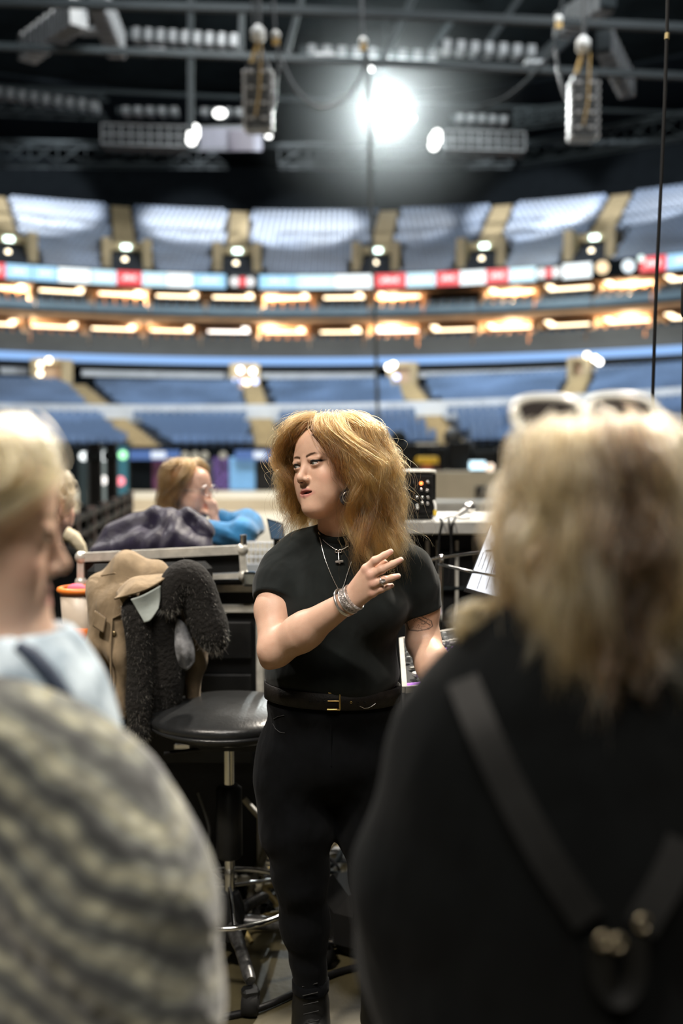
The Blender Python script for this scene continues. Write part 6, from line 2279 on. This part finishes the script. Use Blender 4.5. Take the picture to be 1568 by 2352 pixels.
# --- mixing console
co = empty('mixing_console', (0.55, 2.9, 0.0), 'mixing console with rows of knobs and lilac buttons under the propped arm', 'console')
A, B, C, Dd = Vector((0.178, 2.95, 1.045)), Vector((0.80, 3.46, 1.06)), Vector((0.160, 2.50, 1.000)), Vector((0.85, 2.78, 1.005))
top = [A, B, Dd, C]
MB().raw(top + [v - Vector((0, 0, 0.12)) for v in top], [(3, 2, 1, 0), (4, 5, 6, 7), (0, 1, 5, 4), (1, 2, 6, 5), (2, 3, 7, 6), (3, 0, 4, 7)]).build('chassis', M['plastic'], co)
for (p, q_) in ((A, B), (C, A), (C, Dd)):
    MB().beam(p + Vector((0, 0, 0.004)), q_ + Vector((0, 0, 0.004)), 0.013, 0.016).build('trim_rail', mat('pale_trim', (0.48, 0.46, 0.42), 0.4, metal=0.3), co)
S2 = lambda u, v: C.lerp(Dd, u).lerp(A.lerp(B, u), v) + Vector((0, 0, 0.006))
MB().beam(S2(0.03, 0.36), S2(0.16, 0.36), 0.012, 0.006).build('divider', M['alu'], co)
kn_me = MB().lathe([(0.0075, 0), (0.007, 0.012), (0.005, 0.015), (0.001, 0.0155)], (0, 0, 0), 12).mesh('knob')
kn_me.materials.append(mat('grey_knob', (0.22, 0.23, 0.23), 0.35))
bt_me = MB().box((0, 0, 0.003), (0.013, 0.010, 0.006), bevel=0.001).mesh('button')
bt_me.materials.append(glow('lilac_button', (0.72, 0.28, 0.95), 1.5))
bw_me = MB().box((0, 0, 0.003), (0.013, 0.010, 0.006), bevel=0.001).mesh('button')
bw_me.materials.append(mat('white_button', (0.68, 0.66, 0.62), 0.4))
inv = -Vector(co.location)


def put(me_, name, p):
    o = bpy.data.objects.new(name, me_)
    COL.objects.link(o)
    o.parent = co
    o.location = p + inv
    return o


for i in range(7):
    for j in range(5):
        put(kn_me, 'knob', S2(0.025 + 0.032 * i, 0.50 + 0.10 * j))
for i in range(12):
    put(bt_me, 'button', S2(0.20 + 0.022 * i, 0.62))
    put(bt_me, 'button', S2(0.20 + 0.022 * i, 0.56))
    put(bw_me, 'button', S2(0.20 + 0.022 * i, 0.72))
    put(bw_me, 'button', S2(0.20 + 0.022 * i, 0.78))
for i in range(8):
    put(bt_me, 'button', S2(0.02 + 0.014 * i, 0.05))
    f0, f1 = S2(0.05 + 0.04 * i, 0.12), S2(0.05 + 0.04 * i, 0.32)
    MB().beam(f0, f1, 0.003, 0.003).build('fader_slot', M['black'], co)
    MB().box(f0.lerp(f1, 0.3 + 0.05 * (i % 4)) + Vector((0, 0, 0.008)), (0.016, 0.026, 0.012), 0.5, 0.003).build('fader_cap', M['white'], co)
MB().raw([S2(0.5, 0.55), S2(0.62, 0.55), S2(0.62, 0.9), S2(0.5, 0.9)], [(0, 1, 2, 3)]).build('touch_screen', glow('blue_screen', (0.12, 0.16, 0.40), 0.8), co)
MB().box((0.60, 2.98, 0.46), (0.40, 0.30, 0.90), 0.5, 0.02).build('pedestal', M['case_black'], co)

# --- black floor wedge and leads on the floor
wd = empty('floor_wedge', (P(815, 2200, 3.15).x, 3.2, 0), 'low black round-edged floor box among the leads', 'box')
MB().box((P(835, 2200, 3.2).x, 3.22, 0.10), (0.26, 0.28, 0.20), 0.3, 0.05).build('housing', M['rubber'], wd)
MB().tube([P(752, 2166, 3.12), P(772, 2166, 3.12)], 0.016, 12).build('socket', M['chrome'], wd)

rs = random.Random(12)
for k in range(34):
    cx_, cy_ = rs.uniform(-0.42, 0.14), rs.uniform(3.30, 4.1)
    pts = []
    a = rs.uniform(0, 6.28)
    L_ = rs.uniform(0.25, 0.6)
    for i in range(5):
        t = (i / 4 - 0.5)
        pts.append((cx_ + math.cos(a) * L_ * t + rs.uniform(-.06, .06), cy_ + math.sin(a) * L_ * t * 0.7 + rs.uniform(-.06, .06), 0.008 + rs.uniform(0, 0.09) * (1 - abs(t) * 2)))
    c_ = rs.choice(['black', 'black', 'black', 'pale', 'grey', 'tan'])
    m_ = {'black': M['black'], 'pale': M['white'], 'grey': M['steel'], 'tan': mat('tan_lead', (0.5, 0.38, 0.14), 0.5)}[c_]
    o = MB().tube(bez(pts, 8), rs.choice([0.006, 0.008, 0.010]), 8).build('floor_cable', m_)
    tag(o, '%s cable in the tangle on the floor behind the stool' % c_, 'cable', 'tangled %s cables on the floor' % c_)
tag(MB().tube(bez([P(560, 1835, 3.4), P(590, 1870, 3.4), P(632, 1915, 3.42), P(655, 1970, 3.45), (P(660, 2000, 3.5).x, 3.5, 0.02)]), 0.011, 8).build('white_conduit', M['white']), 'stiff white tube slanting down behind the bent knee', 'tube')
tag(MB().tube(bez([P(752, 1830, 3.5), P(776, 1890, 3.5), P(770, 1930, 3.5), P(745, 1965, 3.5), (P(740, 2000, 3.5).x, 3.5, 0.02)]), 0.012, 8).build('white_hose', mat('cream_hose', (0.66, 0.56, 0.36), 0.5)), 'cream hose bending between the legs of the woman', 'hose')
mb = MB()
pp = bez([P(618, 1930, 3.40), P(600, 1980, 3.40), P(582, 2020, 3.38), (P(570, 2040, 3.36).x, 3.36, 0.03)], 14)
mb.tube(pp, [0.016 if i % 2 else 0.011 for i in range(len(pp))], 10)
tag(mb.build('ribbed_hose', mat('grey_ribbed', (0.35, 0.34, 0.30), 0.5)), 'grey ribbed hose hanging down to the floor beside the stool column', 'hose')
tag(MB().tube(bez([P(455, 1820, 3.3), P(480, 1900, 3.3), P(478, 1960, 3.3), P(500, 2010, 3.3), P(540, 2020, 3.35)]), 0.006, 8).build('dangling_lead', M['steel_pale']), 'thin grey lead dangling left of the stool column', 'lead')
ct = MB().tube(bez([(-0.55, 2.70, 0.012), (-0.25, 2.78, 0.012), (0.0, 3.0, 0.012), (0.25, 3.05, 0.012), (0.5, 2.9, 0.012)], 10), 0.010, 8).build('floor_cable', M['black'])
tag(ct, 'long black cable running across the concrete in front of the stool caster', 'cable')

# ================================================================== FAR FLOOR: PANELS, GEAR, BARRIERS
plat = MB().box((-2, 37.5, 0.21), (60, 11.0, 0.42)).build('floor_platform', M['beige_floor'])
tag(plat, 'low beige platform along the foot of the lower stand', None, None, 'structure')


def panel(x0, x1, y0, y1, d, m_, name, lab, cat, th=0.15):
    a, b = P(x0, y0, d), P(x1, y1, d)
    o = MB().box(((a.x + b.x) / 2, d, (a.z + b.z) / 2), (abs(b.x - a.x), th, abs(a.z - b.z)), bevel=0.02).build(name, m_)
    return tag(o, lab, cat)


FDp = 40.5
M['sky_blue'] = mat('sky_blue_panel', (0.20, 0.45, 0.80), 0.5, var=0.08)
M['glit'] = mat('purple_glitter', (0.10, 0.06, 0.22), 0.4, var=0.9, scale=9)
panel(527, 586, 1050, 1126, FDp, M['sky_blue'], 'banner_board', 'plain sky-blue board at the foot of the lower stand', 'board')
panel(490, 526, 1050, 1126, FDp, M['glit'], 'banner_board', 'purple glittering board beside the sky-blue board', 'board')
panel(587, 640, 1056, 1126, FDp, M['black'], 'banner_board', 'black board right of the sky-blue board', 'board')
panel(300, 350, 1056, 1130, FDp, M['dark'], 'banner_board', 'dark grey board below the blue awning', 'board')
panel(350, 400, 1052, 1128, FDp, mat('plum_board', (0.13, 0.035, 0.10), 0.5, var=0.4, scale=3), 'banner_board', 'plum-coloured board behind the glasses wearer', 'board')
panel(400, 489, 1058, 1126, FDp, mat('slate_board', (0.05, 0.055, 0.08), 0.5, var=0.5, scale=3), 'banner_board', 'slate board behind the glasses wearer', 'board')
M['awn'] = glow('blue_awning', (0.12, 0.28, 0.75), 0.55)
for (x0, x1, lb) in ((296, 412, 'above the plum-coloured board'), (540, 634, 'above the sky-blue board')):
    root = empty('lit_sign', P((x0 + x1) / 2, 1044, 40.2), 'long glowing blue sign with a white middle ' + lb, 'sign')
    a, b = P(x0, 1034, 40.2), P(x1, 1056, 40.2)
    MB().box(((a.x + b.x) / 2, 40.2, (a.z + b.z) / 2), (b.x - a.x, 0.3, a.z - b.z), bevel=0.03).build('sign_box', M['awn'], root)
    w = (b.x - a.x)
    MB().box(((a.x + b.x) / 2 + 0.1 * w, 40.0, (a.z + b.z) / 2), (w * 0.28, 0.1, (a.z - b.z) * 0.7), bevel=0.02).build('sign_face', glow('sign_face', (0.8, 0.88, 1.0), 1.1), root)
for i, x in enumerate((425, 448, 470, 512)):
    tag(MB().ball(P(x, 1046, 40.1), 0.16, 10).build('festoon_lamp', glow('dim_bulb', (0.75, 0.7, 0.55), 0.5)), ['first', 'second', 'third', 'last'][i] + ' dim lamp in the row between the two blue signs', 'lamp', 'dim lamps between the signs')

# screens, towers and barriers on the left
for (x, w, d, lb) in ((219, 25, 15.0, 'nearer the profile'), (257, 22, 15.5, 'beside the lit green screen')):
    a, b = P(x, 1018, d), P(x, 1230, d)
    root = empty('stage_tower', (a.x, d, 0), 'tall black tower post ' + lb, 'tower')
    ww = w / FPX * d
    MB().box((a.x, d, a.z / 2), (ww, 0.16, a.z), bevel=0.01).build('post', M['black'], root)
    MB().box((a.x, d, 0.03), (0.5, 0.5, 0.06), bevel=0.01).build('foot_plate', M['black'], root)
    MB().box((a.x, d - 0.1, a.z - 0.2), (ww * 1.4, 0.1, 0.12), bevel=0.01).build('clamp', M['steel'], root)
for (x0, x1, y0, y1, d, c, s, lb) in ((180, 205, 1040, 1180, 24, (0.05, 0.09, 0.10), 0.35, 'dim grey-green'), (232, 246, 1035, 1180, 24, (0.35, 0.42, 0.40), 0.6, 'pale'), (268, 298, 1030, 1170, 24, (0.05, 0.22, 0.28), 0.7, 'teal')):
    a, b = P(x0, y0, d), P(x1, y1, d)
    root = empty('tall_screen', ((a.x + b.x) / 2, d, 0), lb + ' tall standing screen behind the black tower posts', 'screen')
    MB().box(((a.x + b.x) / 2, d, a.z / 2), (b.x - a.x, 0.1, a.z), bevel=0.01).build('frame', M['black'], root)
    for (lx, ly, lc) in {'dim grey-green': [(192, 1048, (0.9, 0.95, 0.95))], 'pale': [(238, 1048, (0.95, 1, 1)), (236, 1103, (1, .95, .9))], 'teal': [(282, 1045, (0.4, 1, 0.5)), (276, 1105, (1, .25, .3))]}[lb]:
        MB().ball(P(lx, ly, d - 0.12), 0.11, 10).build('indicator_lamp', glow('indicator_glow', lc, 2.0), root)
    MB().box(((a.x + b.x) / 2, d - 0.06, (a.z + 0.3) / 2 + .15), ((b.x - a.x) * 0.85, 0.02, a.z - 0.5)).build('screen_face', glow('tall_screen_' + lb.replace(' ', '_'), c, s), root)

br = empty('crowd_barrier', (P(230, 1240, 9).x, 9.0, 0), 'long black crowd barrier with pinkish uprights running away behind the curly-haired person', 'barrier')
p_a, p_b = P(150, 1290, 7.0), P(300, 1150, 13.0)
for i in range(6):
    z = 0.5 + i * 0.13
    MB().beam(Vector((p_a.x, 7.0, z)), Vector((p_b.x, 13.0, z)), 0.05, 0.05).build('rail', M['black'], br)
for i in range(12):
    t = i / 11
    x, y = p_a.x + (p_b.x - p_a.x) * t, 7 + 6 * t
    MB().box((x, y, 0.6), (0.06, 0.06, 1.2)).build('upright', mat('pink_grey_bar', (0.34, 0.25, 0.23), 0.5) if i % 2 else M['black'], br)

# gear on the right
def gear_box(x, y0, y1, w, d, m_, name, lab, cat, emb=None):
    a, b = P(x - w / 2, y0, d), P(x + w / 2, y1, d)
    b.z = P(1030, 1082, 26).z + 0.002
    root = empty(name, ((a.x + b.x) / 2, d, b.z), lab, cat)
    MB().box(((a.x + b.x) / 2, d, (a.z + b.z) / 2), (b.x - a.x, 0.6, a.z - b.z), bevel=0.03).build('box_body', m_, root)
    MB().box(((a.x + b.x) / 2, d - 0.31, a.z - 0.05), ((b.x - a.x), 0.03, 0.05)).build('edge_profile', M['steel'], root)
    return root


stg = MB().box((P(1030, 1100, 26).x + 1.2, 27, P(1030, 1082, 26).z / 2), (7.0, 2.0, P(1030, 1082, 26).z), bevel=0.03).build('stage_riser', mat('beige_riser', (0.46, 0.41, 0.32), 0.7, scale=1.0))
tag(stg, 'beige stage riser behind the powered speaker', 'riser')
MB().box(P(1105, 1132, 25.98), (0.30, 0.06, 0.34), bevel=0.02).build('hatch', M['black'], stg)
for (x, y0, y1, w, lb) in ((925, 1020, 1080, 60, 'behind the golden hair'), (1006, 1028, 1080, 34, 'under the white moving lamp'), (1053, 1015, 1080, 50, 'in the middle of the gear'), (1109, 1035, 1080, 52, 'beside the glowing laptop'), (1164, 1030, 1080, 50, 'beside the blonde hair')):
    gear_box(x, y0, y1, w, 27.0, M['case_black'], 'equipment_case', 'black equipment case on the riser ' + lb, 'case')
for (x, y, lb) in ((1038, 1000, 'highest'), (915, 1005, 'leftmost'), (1075, 1030, 'low')):
    root = empty('moving_light', P(x, y + 20, 27), lb + ' dark moving light on the equipment cases', 'lamp')
    MB().ball(P(x, y, 26.9), 0.2, 12, (1, .8, 1)).build('head', M['steel_pale'] if x != 915 else M['steel'], root)
    MB().box(P(x, y + 11, 27), (0.36, 0.3, 0.10), bevel=0.03).build('base', M['black'], root)
    for s in (-1, 1):
        MB().box(P(x + s * 16, y + 6, 27), (0.05, 0.2, 0.3), bevel=0.01).build('yoke', M['black'], root)
fk = empty('forklift', P(980, 1075, 26.4), 'small yellow forklift with a dark cab behind the powered speaker', 'forklift')
MB().box(P(980, 1058, 26.3), (0.56, 0.5, 0.22), bevel=0.04).build('chassis', mat('yellow_paint', (0.85, 0.52, 0.03), 0.4), fk)
MB().box(P(980, 1074, 26.3), (0.54, 0.5, 0.16), bevel=0.04).build('bumper', mat('red_paint', (0.45, 0.08, 0.05), 0.5), fk)
for s in (-1, 1):
    MB().box(P(980 + s * 21, 1038, 26.3), (0.04, 0.4, 0.36)).build('cab_post', M['black'], fk)
    MB().lathe([(0.02, -.06), (0.1, -.06), (0.1, .06), (0.02, .06)], P(980 + s * 18, 1072, 26.1), 16, (1, 0, 0)).build('wheel', M['black'], fk)
MB().box(P(980, 1020, 26.3), (0.55, 0.5, 0.05)).build('cab_roof', M['white'], fk)
MB().box(P(980, 1042, 26.4), (0.3, 0.2, 0.24), bevel=0.03).build('driver_seat', M['black'], fk)
lp = empty('laptop', P(1096, 1080, 25.8), 'glowing laptop screen on the beige riser', 'laptop')
MB().box(P(1096, 1069, 26.3), (0.42, 0.03, 0.22), bevel=0.01).build('screen', glow('laptop_glow', (0.62, 0.88, 1.0), 2.4), lp)
MB().box(P(1096, 1080, 26.15), (0.42, 0.3, 0.03), bevel=0.01).build('keyboard_base', M['steel'], lp)
tag(MB().ball(P(1126, 1075, 26.2), 0.13, 10).build('warm_lamp', glow('warm_glow', (1.0, 0.78, 0.6), 1.6)), 'small warm lamp beside the glowing laptop', 'lamp')
gl_ = empty('green_lamp', (P(1545, 1052, 26).x, 26, 0), 'pale green lamp on a thin stand by the black pole at the photo edge', 'lamp')
MB().ball(P(1545, 1052, 26), 0.2, 10).build('globe', glow('green_glow', (0.75, 1.0, 0.55), 1.5), gl_)
MB().tube([(P(1545, 1052, 26).x, 26, 0), P(1545, 1058, 26)], 0.03, 8).build('pole', M['black'], gl_)
# pale counter behind the worktop
cnt = MB().box((P(1070, 1160, 9).x, 9.2, P(1070, 1152, 9).z / 2), (1.3, 0.7, P(1070, 1152, 9).z), bevel=0.02).build('counter', mat('cream_counter', (0.75, 0.72, 0.64), 0.5))
tag(cnt, 'cream counter behind the worktop with the microphone', 'counter')
